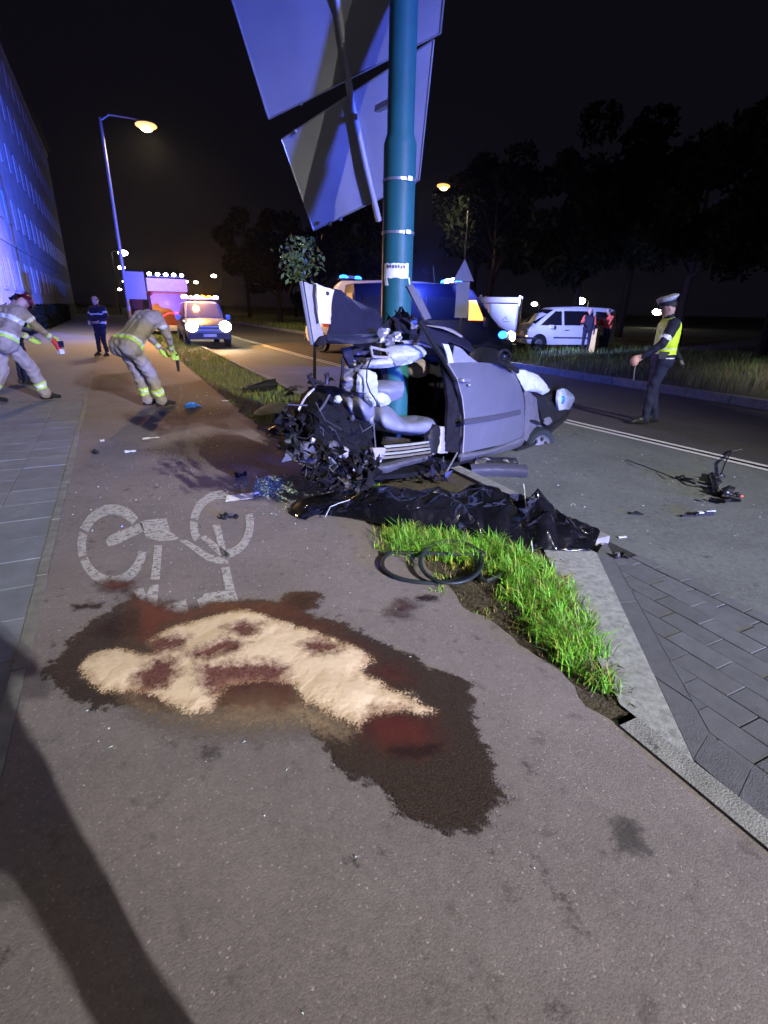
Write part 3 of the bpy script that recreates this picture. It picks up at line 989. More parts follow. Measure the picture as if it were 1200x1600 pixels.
# ------------------------------------------------------------------ grass
def blades(name, roots, hgt, wid, mats, mi, lean=.5, kind='stuff'):
    n = len(roots)
    a = rng.uniform(0, 2 * math.pi, n)
    d = np.stack([np.cos(a), np.sin(a), np.zeros(n)], 1)
    s = np.stack([-np.sin(a), np.cos(a), np.zeros(n)], 1)
    L = (rng.uniform(.15, 1, n) * lean)[:, None]
    h = hgt[:, None]; wd = wid[:, None]
    z = np.array([0, 0, 1.0])
    p1 = roots + h * .5 * (z * (1 - .12 * L) + d * L * .35)
    p2 = roots + h * (z * (1 - .35 * L) + d * L)
    V = np.stack([roots - s * wd, roots + s * wd, p1 + s * wd * .8, p1 - s * wd * .8, p2], 1).reshape(-1, 3)
    b = np.arange(n)[:, None] * 5
    q = (b + np.array([0, 1, 2, 3])).tolist()
    t = (b + np.array([3, 2, 4])).tolist()
    me = bpy.data.meshes.new(name)
    me.from_pydata(V.tolist(), [], q + t)
    for m in mats: me.materials.append(m)
    me.polygons.foreach_set('material_index', np.concatenate([mi, mi]).astype(np.int32))
    o = bpy.data.objects.new(name, me)
    col.objects.link(o)
    return tag(o, kind=kind)


def in_poly(pts, poly):
    X, Y = pts[:, 0], pts[:, 1]
    return sdist(X, Y, np.array(poly)) > 0


# near clump
cl = [G(*q)[:2] for q in ((600, 832), (640, 830), (720, 838), (800, 850), (850, 862), (890, 880), (920, 950), (945, 1020), (992, 1095), (978, 1105), (930, 1080), (880, 1040), (800, 985), (735, 955), (690, 930), (620, 905), (590, 860))]
pts = np.stack([rng.uniform(1.2, 3.2, 60000), rng.uniform(.8, 4.2, 60000)], 1)
sdv = sdist(pts[:, 0], pts[:, 1], np.array(cl))
ctr = np.array([G(*q)[:2] for q in ((640, 850), (700, 850), (800, 880), (860, 950), (930, 1040), (975, 1090))])


def cdist(p): return np.min([np.linalg.norm(p - (ctr[i] + (ctr[i + 1] - ctr[i]) * t), axis=1) for i in range(5) for t in (0, .25, .5, .75)], 0)


pts = pts[sdv > .015]
dl = cdist(pts)
keep = rng.uniform(0, 1, len(pts)) < np.clip(1.15 - dl / .27, .09, 1)
pts = pts[keep][:250]
R_, H_, W_, I_ = [], [], [], []
for c_ in pts:
    d0 = cdist(c_[None])[0]
    nb = int(rnd.uniform(18, 62) * (1 if d0 < .2 else .5))
    big = rnd.uniform(.6, 1.25) * (1 if d0 < .2 else .6)
    for _ in range(nb):
        R_.append((c_[0] + rnd.gauss(0, .026), c_[1] + rnd.gauss(0, .026), -.016))
        H_.append(rnd.uniform(.05, .15) * big); W_.append(rnd.uniform(.0016, .0042))
        I_.append(rnd.choices([0, 1, 2], (.78, .14, .08) if d0 < .2 else (.3, .4, .3))[0])
blades('grass_clump', np.array(R_), np.array(H_), np.array(W_), [M['grass'], M['drygrass'], M['deadgrass']], np.array(I_), lean=1.15)
# short trampled stalks and roots between the tufts
q = np.stack([rng.uniform(1.55, 3.0, 9000), rng.uniform(1.0, 4.0, 9000)], 1)
q = q[sdist(q[:, 0], q[:, 1], np.array(cl)) > -.03][:2600]
blades('grass_stubble', np.column_stack([q, np.full(len(q), -.017)]), rng.uniform(.012, .045, len(q)), rng.uniform(.001, .0025, len(q)), [M['deadgrass'], M['soil']], (rng.uniform(0, 1, len(q)) < .5).astype(int), lean=1.2)
# little tufts along the wreck
pts = []
for q, n in (((575, 755), 260), ((560, 742), 160), ((545, 765), 120), ((620, 838), 200), ((660, 832), 200)):
    c = G(*q)
    pts += [(c[0] + rng.normal() * .07, c[1] + rng.normal() * .07, -.01) for _ in range(n)]
pts = np.array(pts)
blades('grass_tufts', pts, rng.uniform(.04, .12, len(pts)), rng.uniform(.0018, .0035, len(pts)), [M['grass'], M['drygrass']], (rng.uniform(0, 1, len(pts)) < .3).astype(int), lean=.9)
# verge beyond the wreck
n = 26000
y = 7.5 + (rng.uniform(0, 1, n) ** 1.5) * 75
x = rng.uniform(1.66, 3.05, n)
ok = smooth_noise(x, y, 3, 12) + rng.uniform(-.6, 1.4, n) > 0
x, y = x[ok], y[ok]
s_ = np.clip(y / 16, .75, 2.5)
blades('verge_grass', np.column_stack([x, y, np.full(len(x), -.02)]), rng.uniform(.07, .20, len(x)) * np.clip(.8 + (y - 9) * .02, .7, 1.5), .0035 * s_ * rng.uniform(.7, 1.3, len(x)), [M['drygrass'], M['grass']], (rng.uniform(0, 1, len(x)) < .25).astype(int), lean=.8)
# median
n = 52000
t = rng.uniform(0, 1, n) ** 1.4
y = -2 + t * 95
x = 11.5 + rng.uniform(0, 1, n) * 12.4
ok = smooth_noise(x, y, 1.6, 15) + rng.uniform(-.5, 1.5, n) > 0
x, y = x[ok], y[ok]
dd = np.hypot(x, y)
near = x < 13.5
blades('median_grass', np.column_stack([x, y, np.full(len(x), .01)]), rng.uniform(.12, .34, len(x)) * (1 + .5 * near), .006 * np.clip(dd / 16, .8, 3) * rng.uniform(.6, 1.3, len(x)), [M['darkgrass'], M['drygrass']], (rng.uniform(0, 1, len(x)) < .16).astype(int), lean=.7)


# ================================================================== BUILDING, TREES
bx = -4.55
bd = empty('apartment_building', (bx - 4, 46, 0), label='long pale rendered apartment building along the left pavement, bathed in blue light', cat='building')
by0, by1, bh = 13.0, 90.0, 19.5
mb = MB().box((bx - 5, (by0 + by1) / 2, bh / 2), (10, by1 - by0, bh))
wall = mb.build('wall', M['facade'], bd, world=True)
MB().box((bx - 4.93, (by0 + by1) / 2, .7), (10.06, by1 - by0 + .1, 1.4)).build('plinth', M['plinth'], bd, world=True)
MB().box((bx - 4.75, (by0 + by1) / 2, bh + .16), (10.5, by1 - by0 + .6, .32)).build('roof', M['roof'], bd, world=True)
MB().box((bx + .05, (by0 + by1) / 2, bh - .45), (.16, by1 - by0, .25)).build('cornice', M['facade'], bd, world=True)
MB().box((bx + .03, (by0 + by1) / 2, 4.6), (.10, by1 - by0, .16)).build('string_course', M['facade'], bd, world=True)
fr = MB()
for a, c, wd, ht in ((0, .72, 1.3, .07), (0, -.72, 1.3, .07), (.62, 0, .07, 1.5), (-.62, 0, .07, 1.5), (0, 0, .06, 1.5)):
    fr.box((-.02, a, c), (.07, wd if ht < .2 else .07, ht))
sill = MB().box((.0, 0, -.82), (.12, 1.45, .06))
pane = MB().box((-.02, 0, 0), (.05, 1.3, 1.5))
w0 = None
for fl in range(5):
    for k in range(24):
        zc, yc = 3.0 + fl * 3.55, by0 + 1.8 + k * 3.15
        if w0 is None:
            w0 = fr.build('window', M['frame'], bd); s0 = sill.build('window_sill', M['frame'], w0); p0 = pane.build('pane', M['pane'], w0)
            ww = w0
        else:
            ww = w0.copy(); col.objects.link(ww); ww.parent = bd
            for ch in (s0, p0):
                d_ = ch.copy(); col.objects.link(d_); d_.parent = ww
        ww.location = (bx + .045 - bd.location.x, yc - bd.location.y, zc)
# a dense clipped hedge in front of the facade foot
def leaf_cloud(name, pts, size, mat, parent=None, flat_=.5):
    n = len(pts)
    a = rng.normal(size=(n, 3)); a /= np.linalg.norm(a, axis=1)[:, None]
    b_ = rng.normal(size=(n, 3)); b_ -= a * (a * b_).sum(1)[:, None]; b_ /= np.linalg.norm(b_, axis=1)[:, None]
    s = size * rng.uniform(.6, 1.4, (n, 1))
    V = np.stack([pts - a * s, pts + b_ * s * flat_, pts + a * s, pts - b_ * s * flat_], 1).reshape(-1, 3)
    me = bpy.data.meshes.new(name)
    me.from_pydata(V.tolist(), [], (np.arange(n)[:, None] * 4 + np.arange(4)).tolist())
    me.materials.append(mat)
    o = bpy.data.objects.new(name, me)
    col.objects.link(o)
    if parent is not None: o.parent = parent
    return o


hg_ = empty('hedge', (-3.95, 38, 0), label='dark clipped hedge running along the foot of the blue lit building', cat='hedge')
n = 14000
pp = np.stack([rng.uniform(-.45, .45, n), rng.uniform(-19, 22, n), rng.uniform(.05, 1.35, n)], 1)
pp[:, 2] *= 1 + .14 * smooth_noise(pp[:, 1], pp[:, 0], 2, 5)
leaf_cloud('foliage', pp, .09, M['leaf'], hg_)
hm = MB()
for k in range(14): hm.tube([(0, -19 + k * 3.1, 0), (rnd.uniform(-.1, .1), -19 + k * 3.1, 1.1)], [.03, .012], 5)
hm.build('stem', M['bark'], hg_)

# trees
def tree_data(seed, hgt, rad):
    r = np.random.default_rng(seed)
    mb = MB()
    top = hgt * .8
    mb.tube([(0, 0, -.2), (.1, .05, hgt * .2), (-.08, .1, hgt * .45), (.1, 0, top)], [.26, .20, .15, .05], 8)
    cen = []
    for k in range(9):
        a = r.uniform(0, 6.28); z0 = hgt * r.uniform(.25, .6)
        L = rad * r.uniform(.5, .9)
        p = np.array((math.cos(a) * L, math.sin(a) * L, z0 + hgt * r.uniform(.1, .3)))
        mb.tube([(0, 0, z0), p * (.5, .5, 1) * (1, 1, .92), p], [.10, .06, .025], 6)
        cen.append(p)
    for k in range(14):
        a = r.uniform(0, 6.28); rr = rad * math.sqrt(r.uniform(0, 1)) * .8
        cen.append(np.array((math.cos(a) * rr, math.sin(a) * rr, hgt * r.uniform(.42, .98))))
    P = []
    for c in cen:
        s = rad * r.uniform(.22, .42)
        q = r.normal(size=(230, 3)); q /= np.linalg.norm(q, axis=1)[:, None]
        P.append(c + q * s * (r.uniform(.3, 1, (230, 1)) ** .5) * np.array((1, 1, .8)))
    return mb, np.concatenate(P)


tree_src = []
spots_t = [(13.6, 49, 0, 1.0), (19.0, 43, 1, 1.1), (25.5, 34, 2, 1.05), (27, 27, 0, 1.15), (29.5, 21, 1, 1.1), (31, 15, 2, 1.2), (28, 10, 0, 1.0), (30, 4.5, 1, 1.15),
           (35, 30, 2, 1.3), (38, 18, 0, 1.3), (22, 62, 1, 1.2), (34, 48, 2, 1.3), (26.5, 14.5, 1, .85), (16.5, 74, 2, 1.1), (-11, 112, 0, 1.2), (26, 84, 0, 1.2)]
where = ['slim dark tree standing on the grass median behind the dark van', 'broad dark tree right of the dark van, lit faint blue', 'dark tree rising behind the white box trailer',
         'tall dark tree behind the front of the white minivan', 'dark tree rising behind the rear of the white minivan', 'big dark tree behind the person in the orange jacket',
         'dark tree behind the policeman in the yellow vest', 'dark tree at the right edge of the picture', 'large dim tree in the far row behind the minivan roof',
         'large dim tree in the far row, left of the policeman cap', 'dim tree behind the recovery truck on the far side of the road', 'dim tree far behind the arrow shaped sign back',
         'low dark tree between minivan and policeman', 'dim distant tree above the orange beacon truck', 'dim distant tree beyond the far end of the blue building', 'faint distant tree behind the green sign pole']
for (x, y, v, s), lb in zip(spots_t, where):
    t = empty('broadleaf_tree', (x, y, 0), rnd.uniform(0, 6), lb, 'tree', 'trees along the far side of the road')
    t.scale = (s, s, s)
    if len(tree_src) <= v or tree_src[v] is None:
        while len(tree_src) <= v: tree_src.append(None)
        mb, P = tree_data(20 + v, 9 + v, 3.2 + .3 * v)
        a = mb.build('trunk', M['bark'], t, smooth=True)
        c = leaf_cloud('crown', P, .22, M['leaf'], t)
        tree_src[v] = (a, c)
    else:
        for q in tree_src[v]:
            d_ = q.copy(); col.objects.link(d_); d_.parent = t
# sapling whose top catches the light, left of the pole
sp = dist(489, 520, 12.5); sp = (sp[0], sp[1], 0)
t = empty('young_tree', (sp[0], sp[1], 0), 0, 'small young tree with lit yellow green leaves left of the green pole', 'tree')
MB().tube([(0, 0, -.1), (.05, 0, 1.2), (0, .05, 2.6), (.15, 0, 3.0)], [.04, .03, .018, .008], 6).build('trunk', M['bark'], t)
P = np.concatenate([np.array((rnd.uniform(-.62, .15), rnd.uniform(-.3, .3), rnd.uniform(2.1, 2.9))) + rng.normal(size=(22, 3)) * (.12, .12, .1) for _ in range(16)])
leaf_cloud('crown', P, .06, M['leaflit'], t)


# ================================================================== STREET LAMPS
def lamp(base, head, label, group, far=False, watt=0, r=.09, lens=None, colr=WARM, cone=178):
    bx_, by_ = base[0], base[1]
    t = empty('street_lamp', (bx_, by_, 0), 0, label, 'street lamp', group)
    hx, hy, hz = head[0] - bx_, head[1] - by_, head[2]
    MB().lathe([(.16, -.1), (.16, .35), (.12, .4), (r, 1.2), (r * .7, hz - .35), (r * .6, hz + .02)], seg=10).build('pole', M['lampgrey'], t, smooth=True)
    MB().tube([(0, 0, hz - .1), (hx * .2, hy * .2, hz + .16), (hx * .7, hy * .7, hz + .16), (hx, hy, hz + .1)], .04, 8).build('arm', M['lampgrey'], t, smooth=True)
    a = math.atan2(hy, hx)
    rot = Matrix.Rotation(a, 3, 'Z')
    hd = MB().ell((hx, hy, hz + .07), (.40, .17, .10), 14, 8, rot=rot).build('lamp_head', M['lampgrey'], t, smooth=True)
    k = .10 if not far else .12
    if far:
        MB().ell((hx, hy, hz - .02), (.72, .50, .40), 14, 8, rot=rot).build('lens_with_glare', lens or M['e_lampfar'], hd, smooth=True)  # lens made oversized to take in the glare round the lamp
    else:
        bw = MB().ell((hx, hy, hz - .03), (.46, .26, .16), 16, 10, rot=rot).build('lamp_halo', M['e_halo'], hd, smooth=True)  # glowing shell that stands in for the yellow halo round the bulb
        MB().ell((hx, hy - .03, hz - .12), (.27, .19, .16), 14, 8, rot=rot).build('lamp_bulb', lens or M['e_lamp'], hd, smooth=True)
    if watt:
        spot('lamp_light', (hx, hy, hz - .30), (hx, hy, 0), watt, colr, cone, .5, .14, t)
    return t


GL = 'street lamps lining the left side of the road'
GR = 'street lamps lining the right side of the road'
pb = atY(204, 500, 29.6)
hd = atY(228, 195, 29.6)
lamp((pb[0], 29.6), hd, 'tall lit street lamp on the left, nearest and brightest, blue board on its post', GL, watt=5200, cone=164)
for q, Y, lb in (((192, 395), 100, 'far left street lamp just above the blue board'), ((190, 418), 141, 'far left street lamp beside the upper edge of the blue board'), ((195, 440), 190, 'tiny distant street lamp touching the left edge of the blue board'),
                 ((187, 452), 240, 'tiny distant street lamp low beside the blue board')):
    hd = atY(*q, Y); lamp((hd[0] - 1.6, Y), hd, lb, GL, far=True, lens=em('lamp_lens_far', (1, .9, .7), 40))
hd = dist(693, 290, 38.8)
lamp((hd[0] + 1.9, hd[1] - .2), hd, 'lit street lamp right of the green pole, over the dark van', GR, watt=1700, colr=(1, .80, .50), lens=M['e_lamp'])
for q, D, lb in (((469, 377), 71, 'lit street lamp above the young tree'), ((379, 413), 112, 'distant street lamp above the right headlight of the truck'), ((334, 431), 160, 'distant street lamp above the orange beacon'),
                 ((306, 441), 200, 'tiny distant street lamp left of the orange beacon'), ((291, 440), 225, 'tiny distant street lamp above the red fire engine')):
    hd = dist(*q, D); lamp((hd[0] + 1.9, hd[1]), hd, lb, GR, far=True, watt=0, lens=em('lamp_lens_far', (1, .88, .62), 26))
lamp((22.3, 1.8), (20.4, 1.8, 9.0), 'unseen street lamp added beyond the right edge of the picture', GR, watt=15000, colr=(1, .95, .82), cone=104)  # guessed lamp continuing the row, added to light the median
lamp((1.1, -4.7), (2.6, -4.7, 9.0), 'unseen street lamp added above and behind the camera', GL, watt=800, colr=(1, .92, .82), cone=140)  # guessed lamp of the left row, added as light from overhead
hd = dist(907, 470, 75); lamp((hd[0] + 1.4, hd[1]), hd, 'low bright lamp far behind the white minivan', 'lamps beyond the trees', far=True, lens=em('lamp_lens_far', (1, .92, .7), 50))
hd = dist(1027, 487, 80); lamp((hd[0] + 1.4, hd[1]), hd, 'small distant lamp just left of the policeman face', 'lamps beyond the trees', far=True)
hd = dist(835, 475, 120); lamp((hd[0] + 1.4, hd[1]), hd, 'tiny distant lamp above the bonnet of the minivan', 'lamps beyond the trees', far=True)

# blue board on the near left lamp post
s_ = atY(207, 446, 29.4)
t = empty('road_sign_board', (s_[0], 29.4, s_[2]), 0, 'blue lit rectangular sign board fixed low on the near left lamp post', 'sign')
MB().box((.10, -.1, 0), (.90, .03, 1.2)).build('plate', M['signblue'], t)
MB().box((.10, -.04, .35), (.86, .05, .06)).box((.10, -.04, -.35), (.86, .05, .06)).build('rail', M['galv'], t)


# ================================================================== MAIN POLE AND ITS SIGNS
PX, PY = 2.585, 4.98
t = empty('sign_pole', (PX, PY, 0), 0, 'thick green steel sign pole rising from the wrecked car', 'pole')
MB().lathe([(.150, -.1), (.150, 2.98), (.146, 3.0), (.122, 3.07), (.118, 6.5)], seg=32).build('shaft', M['polegreen'], t, smooth=True, sharp=60)
for z in (2.27, 2.70):
    MB().lathe([(.151, z - .012), (.157, z - .012), (.157, z + .012), (.151, z + .012)], seg=32).box((.02, -.162, z), (.05, .02, .035)).build('steel_band', M['galv'], t)
# taped notice
nz_ = atY(611, 422, PY - .15)[2]
nt_ = empty('paper_notice', (PX, PY, nz_), 0, 'white paper notice taped round the green pole', 'notice')
th0, th1 = math.radians(-172), math.radians(-72)
mb = MB()
vs, fs = [], []
for i in range(13):
    a = th0 + (th1 - th0) * i / 12
    for j in range(5):
        rr = .1535 + .002 * rnd.random()
        vs.append((rr * math.cos(a), rr * math.sin(a), -.065 + .13 * j / 4 + (rnd.uniform(-.006, .006) if j in (0, 4) else 0)))
fs = [(i * 5 + j, i * 5 + j + 1, (i + 1) * 5 + j + 1, (i + 1) * 5 + j) for i in range(12) for j in range(4)]
mb.add(vs, fs).build('sheet', M['paper'], nt_, smooth=True)
mb = MB()
for k in range(7):      # a row of smudged capitals, too worn to read in the photograph
    a = th0 + (th1 - th0) * (.2 + .10 * k)
    rr = .1562
    for q in range(3):
        aa = a + (q - 1) * .035
        mb.box((rr * math.cos(aa), rr * math.sin(aa), .034 + rnd.uniform(-.006, .006)), (.004, .006, .028 if q != 1 else .008), Matrix.Rotation(aa, 3, 'Z'))
mb.build('smudged_lettering', M['ink'], nt_)
for a in (-165, -155, -66):
    aa = math.radians(a)
    MB().box((.157 * math.cos(aa), .157 * math.sin(aa), -.095), (.002, .018, .075), Matrix.Rotation(aa, 3, 'Z') @ Matrix.Rotation(.25, 3, 'X')).build('tape_strip', M['paper'], nt_)


# the bent direction sign: two plates on a tube frame, seen from behind
def sgn(x, y, d): return dist(x, y, d)


tsg = empty('direction_sign', (2.6, 5.9, 0), 0, 'large bent direction sign of two plates seen from behind, tilted beside the green pole', 'sign')


def plate(name, pts, off=(0, .02, 0), edge=True):
    mb = MB()
    P = [np.array(p) for p in pts]
    g = []
    nrow = 7
    for i in range(nrow):
        v = i / (nrow - 1)
        a, b_ = P[0] * (1 - v) + P[3] * v, P[1] * (1 - v) + P[2] * v
        g.append([a * (1 - u) + b_ * u + np.array((0, .035 * math.sin(math.pi * min(1, max(0, (u - .42) * 4))), 0)) for u in np.linspace(0, 1, 7)])
    mb.surf(g, 25, 9, (0.004, .016, 0.004))
    o = mb.build(name, M['signback'], tsg, smooth=True, sharp=30, world=True)
    rm = MB()
    for a, b_ in zip(P, P[1:] + P[:1]):
        rm.tube([a, b_], .009, 6)
    rm.build('plate_rim', M['galv'], o)
    o2 = bpy.data.objects[o.name]
    return o


upl = [sgn(327, -115, 6.6), sgn(703, -90, 5.55), sgn(688, 52, 5.95), sgn(420, 186, 6.75)]
lpl = [sgn(440, 218, 6.8), sgn(678, 62, 6.0), sgn(655, 281, 6.5), sgn(490, 360, 7.1)]
plate('upper_plate', upl)
plate('lower_plate', lpl)
MB().tube([sgn(510, -110, 5.9), sgn(530, 20, 6.15), sgn(548, 150, 6.35), sgn(572, 262, 6.55), sgn(592, 345, 6.75)], .034, 12).build('support_tube', M['signback'], tsg, smooth=True, world=True)
for pts in (((447, 168), (470, 161)), ((462, 205), (484, 193)), ((515, 350), (532, 342))):
    for q in pts: MB().ell(sgn(*q, 6.66), (.022, .022, .022), 8, 6).build('bolt', M['galv'], tsg, smooth=True, world=True)
# clamp arms holding the frame to the pole
for z in (3.35, 4.3):
    a = np.array((PX, PY, z)); b_ = np.array((PX + .02, PY + .55, z + .05))
    MB().bar(a, b_, .05, .05).build('clamp_arm', M['galv'], tsg, world=True)

# arrow-shaped back of the warning sign beyond
c = dist(722, 470, 13.2)
t = empty('warning_sign', (c[0], c[1], 0), -.6, 'triangular sign above a narrow plate seen from behind, right of the dark van', 'sign')
zz = dist(722, 405, 13.2)[2]
MB().tube([(0, 0, -.1), (0, 0, zz - .1)], .03, 10).build('post', M['lampgrey'], t, smooth=True)
hw = .24
MB().prism([(-hw, -.04, zz - .46), (hw, -.04, zz - .46), (0, -.04, zz)], (0, .02, 0)).build('triangle_plate', M['signback'], t)
MB().box((0, -.035, zz - .86), (.30, .016, .78)).build('lower_plate', M['signback'], t)


# ================================================================== VEHICLES
def vehicle(name, loc, heading, st, paint, windows, wheels, label, cat, wheel_r=.32, width_scale=1.0, group=None, extra=None):
    """st: stations (x, zbottom, zbelt, ztop, halfwidth_belt, halfwidth_top) from rear to front; x forward, y left"""
    t = empty(name, loc, math.atan2(heading[1], heading[0]), label, cat, group)
    mb = MB()
    ringn = 12
    vs = []
    for (x, zb, zl, zt, hb, ht) in st:
        half = [(0, zb), (hb * .93, zb), (hb, zb + (zl - zb) * .35), (hb, zl), (ht + (hb - ht) * .15, zt - (zt - zl) * .15), (ht * .86, zt), (0, zt + .015)]
        vs += [(x, y, z) for y, z in half] + [(x, -y, z) for y, z in half[-2:0:-1]]
    fs = []
    for i in range(len(st) - 1):
        for k in range(ringn):
            k2 = (k + 1) % ringn
            fs.append((i * ringn + k, i * ringn + k2, (i + 1) * ringn + k2, (i + 1) * ringn + k))
    fs.append(tuple(range(ringn))); fs.append(tuple((len(st) - 1) * ringn + k for k in range(ringn - 1, -1, -1)))
    body = mb.add(vs, fs).build('body', paint, t, smooth=True, sharp=35)

    def side_y(x, z):
        xs_ = [s[0] for s in st]
        zl, zt, hb, ht = [float(np.interp(x, xs_, [s[k] for s in st])) for k in (2, 3, 4, 5)]
        f = min(1, max(0, (z - zl) / max(.05, (zt - zl))))
        return hb + (ht + (hb - ht) * .15 - hb) * min(1, f / .85)
    for poly in windows:
        for sgn_ in (1, -1):
            pts = [(x, sgn_ * (side_y(x, z) + .004), z) for x, z in poly]
            if sgn_ < 0: pts = pts[::-1]
            MB().prism(pts, (0, sgn_ * .012, 0)).build('window', M['glass'], t)
    for x in wheels:
        for sgn_ in (1, -1):
            hb = float(np.interp(x, [s[0] for s in st], [s[4] for s in st]))
            y0 = sgn_ * (hb - .17)
            wm = MB().lathe([(wheel_r * .62, -.1), (wheel_r * .92, -.11), (wheel_r, -.07), (wheel_r, .07), (wheel_r * .92, .11), (wheel_r * .62, .1)], (x, y0 + sgn_ * .09, wheel_r), 'y', 20)
            wo = wm.build('wheel', M['rubber'], t, smooth=True)
            MB().lathe([(0, sgn_ * .10), (wheel_r * .3, sgn_ * .115), (wheel_r * .6, sgn_ * .09), (wheel_r * .66, sgn_ * .07)], (x, y0 + sgn_ * .09, wheel_r), 'y', 14).build('rim', M['rim'], wo, smooth=True)
            MB().lathe([(wheel_r * 1.16, sgn_ * .0), (wheel_r * 1.16, sgn_ * .012), (0, sgn_ * .012)], (x, sgn_ * (hb + .001), wheel_r * 1.05), 'y', 22, a0=-.1, a1=math.pi + .1).build('wheel_arch', M['black'], t)
    if extra: extra(t, side_y)
    return t


def lightbar(t, x, z, wd, mats, ln=.28):
    lb = MB().box((x, 0, z), (ln * 1.05, wd, .05)).build('light_bar', M['black'], t)
    n = len(mats)
    for k, m in enumerate(mats):
        y = wd / 2 - (k + .5) * wd / n
        MB().ell((x, y, z + .065), (ln * .55, wd / n * .47, .085), 10, 6).build('beacon', M[m] if isinstance(m, str) else m, lb)
    return lb


# white minivan on the far side of the median
def mv_extra(t, sy):
    MB().box((2.16, 0, .52), (.16, 1.62, .30)).build('bumper', M['whitepaint'], t)
    for s_ in (1, -1):
        MB().ell((2.02, s_ * .66, .78), (.20, .14, .11), 10, 6).build('headlight', M['lens'], t)
        MB().ell((-2.24, s_ * .72, 1.05), (.05, .08, .26), 8, 6).build('tail_light', M['e_red'], t)
        MB().box((.95, s_ * .98, 1.0), (.12, .16, .14)).build('mirror', M['whitepaint'], t)
        MB().box((.15, s_ * .885, .86), (.2, .03, .035)).box((-.75, s_ * .885, .86), (.2, .03, .035)).build('door_handle', M['trim'], t)
        MB().box((-.3, s_ * .884, .55), (2.1, .02, .06)).build('side_moulding', M['trim'], t)
        MB().ell((2.0, s_ * .79, .60), (.05, .05, .04), 8, 6).build('fog_light', M['e_torch'], t)
    MB().prism([(1.62, .62, .98), (1.62, -.62, .98), (.72, -.52, 1.66), (.72, .52, 1.66)], (.03, 0, .03)).build('windscreen', M['glass'], t)
    MB().prism([(-2.31, -.6, 1.05), (-2.31, .6, 1.05), (-2.20, .52, 1.62), (-2.20, -.52, 1.62)], (-.015, 0, 0)).build('rear_window', M['glass'], t)


v0 = G(869, 546)
vehicle('white_minivan', (v0[0], v0[1], 0), (-1, .22), [(-2.3, .45, .95, 1.02, .80, .72), (-2.28, .32, 1.0, 1.70, .86, .66), (-2.0, .28, 1.02, 1.78, .88, .68), (-.5, .26, 1.0, 1.82, .88, .68), (.55, .26, .98, 1.76, .88, .66),
        (1.0, .26, .98, 1.50, .88, .66), (1.45, .26, .97, 1.15, .87, .70), (1.65, .27, .93, 1.02, .86, .72), (2.05, .30, .80, .88, .80, .68), (2.24, .36, .62, .68, .66, .58)],
        M['whitepaint'], [[(1.42, 1.04), (.42, 1.06), (.42, 1.62), (.70, 1.62)], [(.30, 1.06), (-1.05, 1.06), (-1.12, 1.64), (.30, 1.64)], [(-1.2, 1.06), (-2.1, 1.1), (-2.05, 1.6), (-1.25, 1.64)]],
        (1.42, -1.4), 'white minivan parked beyond the grassy median with people at its rear', 'minivan', extra=mv_extra)


# dark blue police van behind the wreck
def pv_extra(t, sy):
    lightbar(t, .75, 2.47, 1.5, ['e_blue', 'e_bluewhite', 'e_bluewhite', 'e_blue'])
    MB().prism([(2.02, .72, 1.32), (2.02, -.72, 1.32), (1.32, -.62, 2.18), (1.32, .62, 2.18)], (.03, 0, .02)).build('windscreen', M['glass'], t)
    for s_ in (1, -1):
        MB().ell((2.62, s_ * .80, .92), (.14, .20, .16), 10, 6).build('headlight', M['e_head'] if s_ < 0 else M['lens'], t)
        MB().ell((2.25, s_ * .97, .98), (.17, .07, .12), 10, 6).build('side_beacon', M['e_blue'], t)
        MB().box((1.55, s_ * 1.12, 1.35), (.10, .18, .28)).build('mirror', M['black'], t)
        MB().box((.5, s_ * 1.0, .62), (4.0, .03, .09)).build('side_moulding', M['black'], t)
        MB().ell((2.70, s_ * .35, .98), (.05, .10, .05), 8, 6).build('grille_beacon', M['e_blue'], t)
    MB().box((2.72, 0, .55), (.12, 1.8, .28)).build('bumper', M['black'], t)
    MB().box((2.70, 0, .88), (.06, .8, .16)).build('grille', M['black'], t)
    for x_ in (-.45, .92): MB().box((x_, -1.0, 1.25), (.025, .012, 1.6)).build('door_seam', M['black'], t)
    MB().box((-.3, -1.008, 1.12), (.18, .03, .04)).box((.78, -1.008, 1.12), (.18, .03, .04)).build('door_handle', M['black'], t)
    MB().tube([(.2, 0, 2.45), (.12, 0, 2.95)], .012, 5).build('aerial', M['black'], t)
    MB().prism([(1.55, -1.013, 1.40), (1.02, -1.013, 1.40), (1.02, -.955, 1.98), (1.25, -.955, 1.98)], (0, -.012, 0)).build('lit_window', M['e_window'], t)


VANST = [(-2.6, .5, 1.2, 2.1, .92, .80), (-2.55, .4, 1.25, 2.36, .98, .80), (-1.5, .35, 1.25, 2.42, 1.0, .82), (.9, .33, 1.25, 2.42, 1.0, .82), (1.25, .33, 1.25, 2.26, 1.0, .80), (1.9, .33, 1.24, 1.5, .99, .82), (2.15, .34, 1.15, 1.25, .98, .82), (2.6, .40, .95, 1.05, .92, .78), (2.72, .45, .7, .78, .84, .72)]
c = dist(668, 569, 18.0)
pvan = vehicle('police_van', (c[0] - .1, c[1], -.1), (1, -.22), VANST, M['bluepaint'], [[(.85, 1.40), (-.35, 1.40), (-.35, 2.05), (.85, 2.05)], [(-.5, 1.40), (-2.3, 1.40), (-2.3, 2.05), (-.5, 2.05)]],
        (1.75, -1.6), 'dark blue police van with glowing blue light bar behind the wrecked car', 'police van', .35, extra=pv_extra)
for nm, px_, wt in (('light_bar_glow', dist(662, 432, 16.4), 800), ('grille_glow', dist(762, 522, 15.6), 25)):
    point(nm, px_, wt, BLUE, .12)
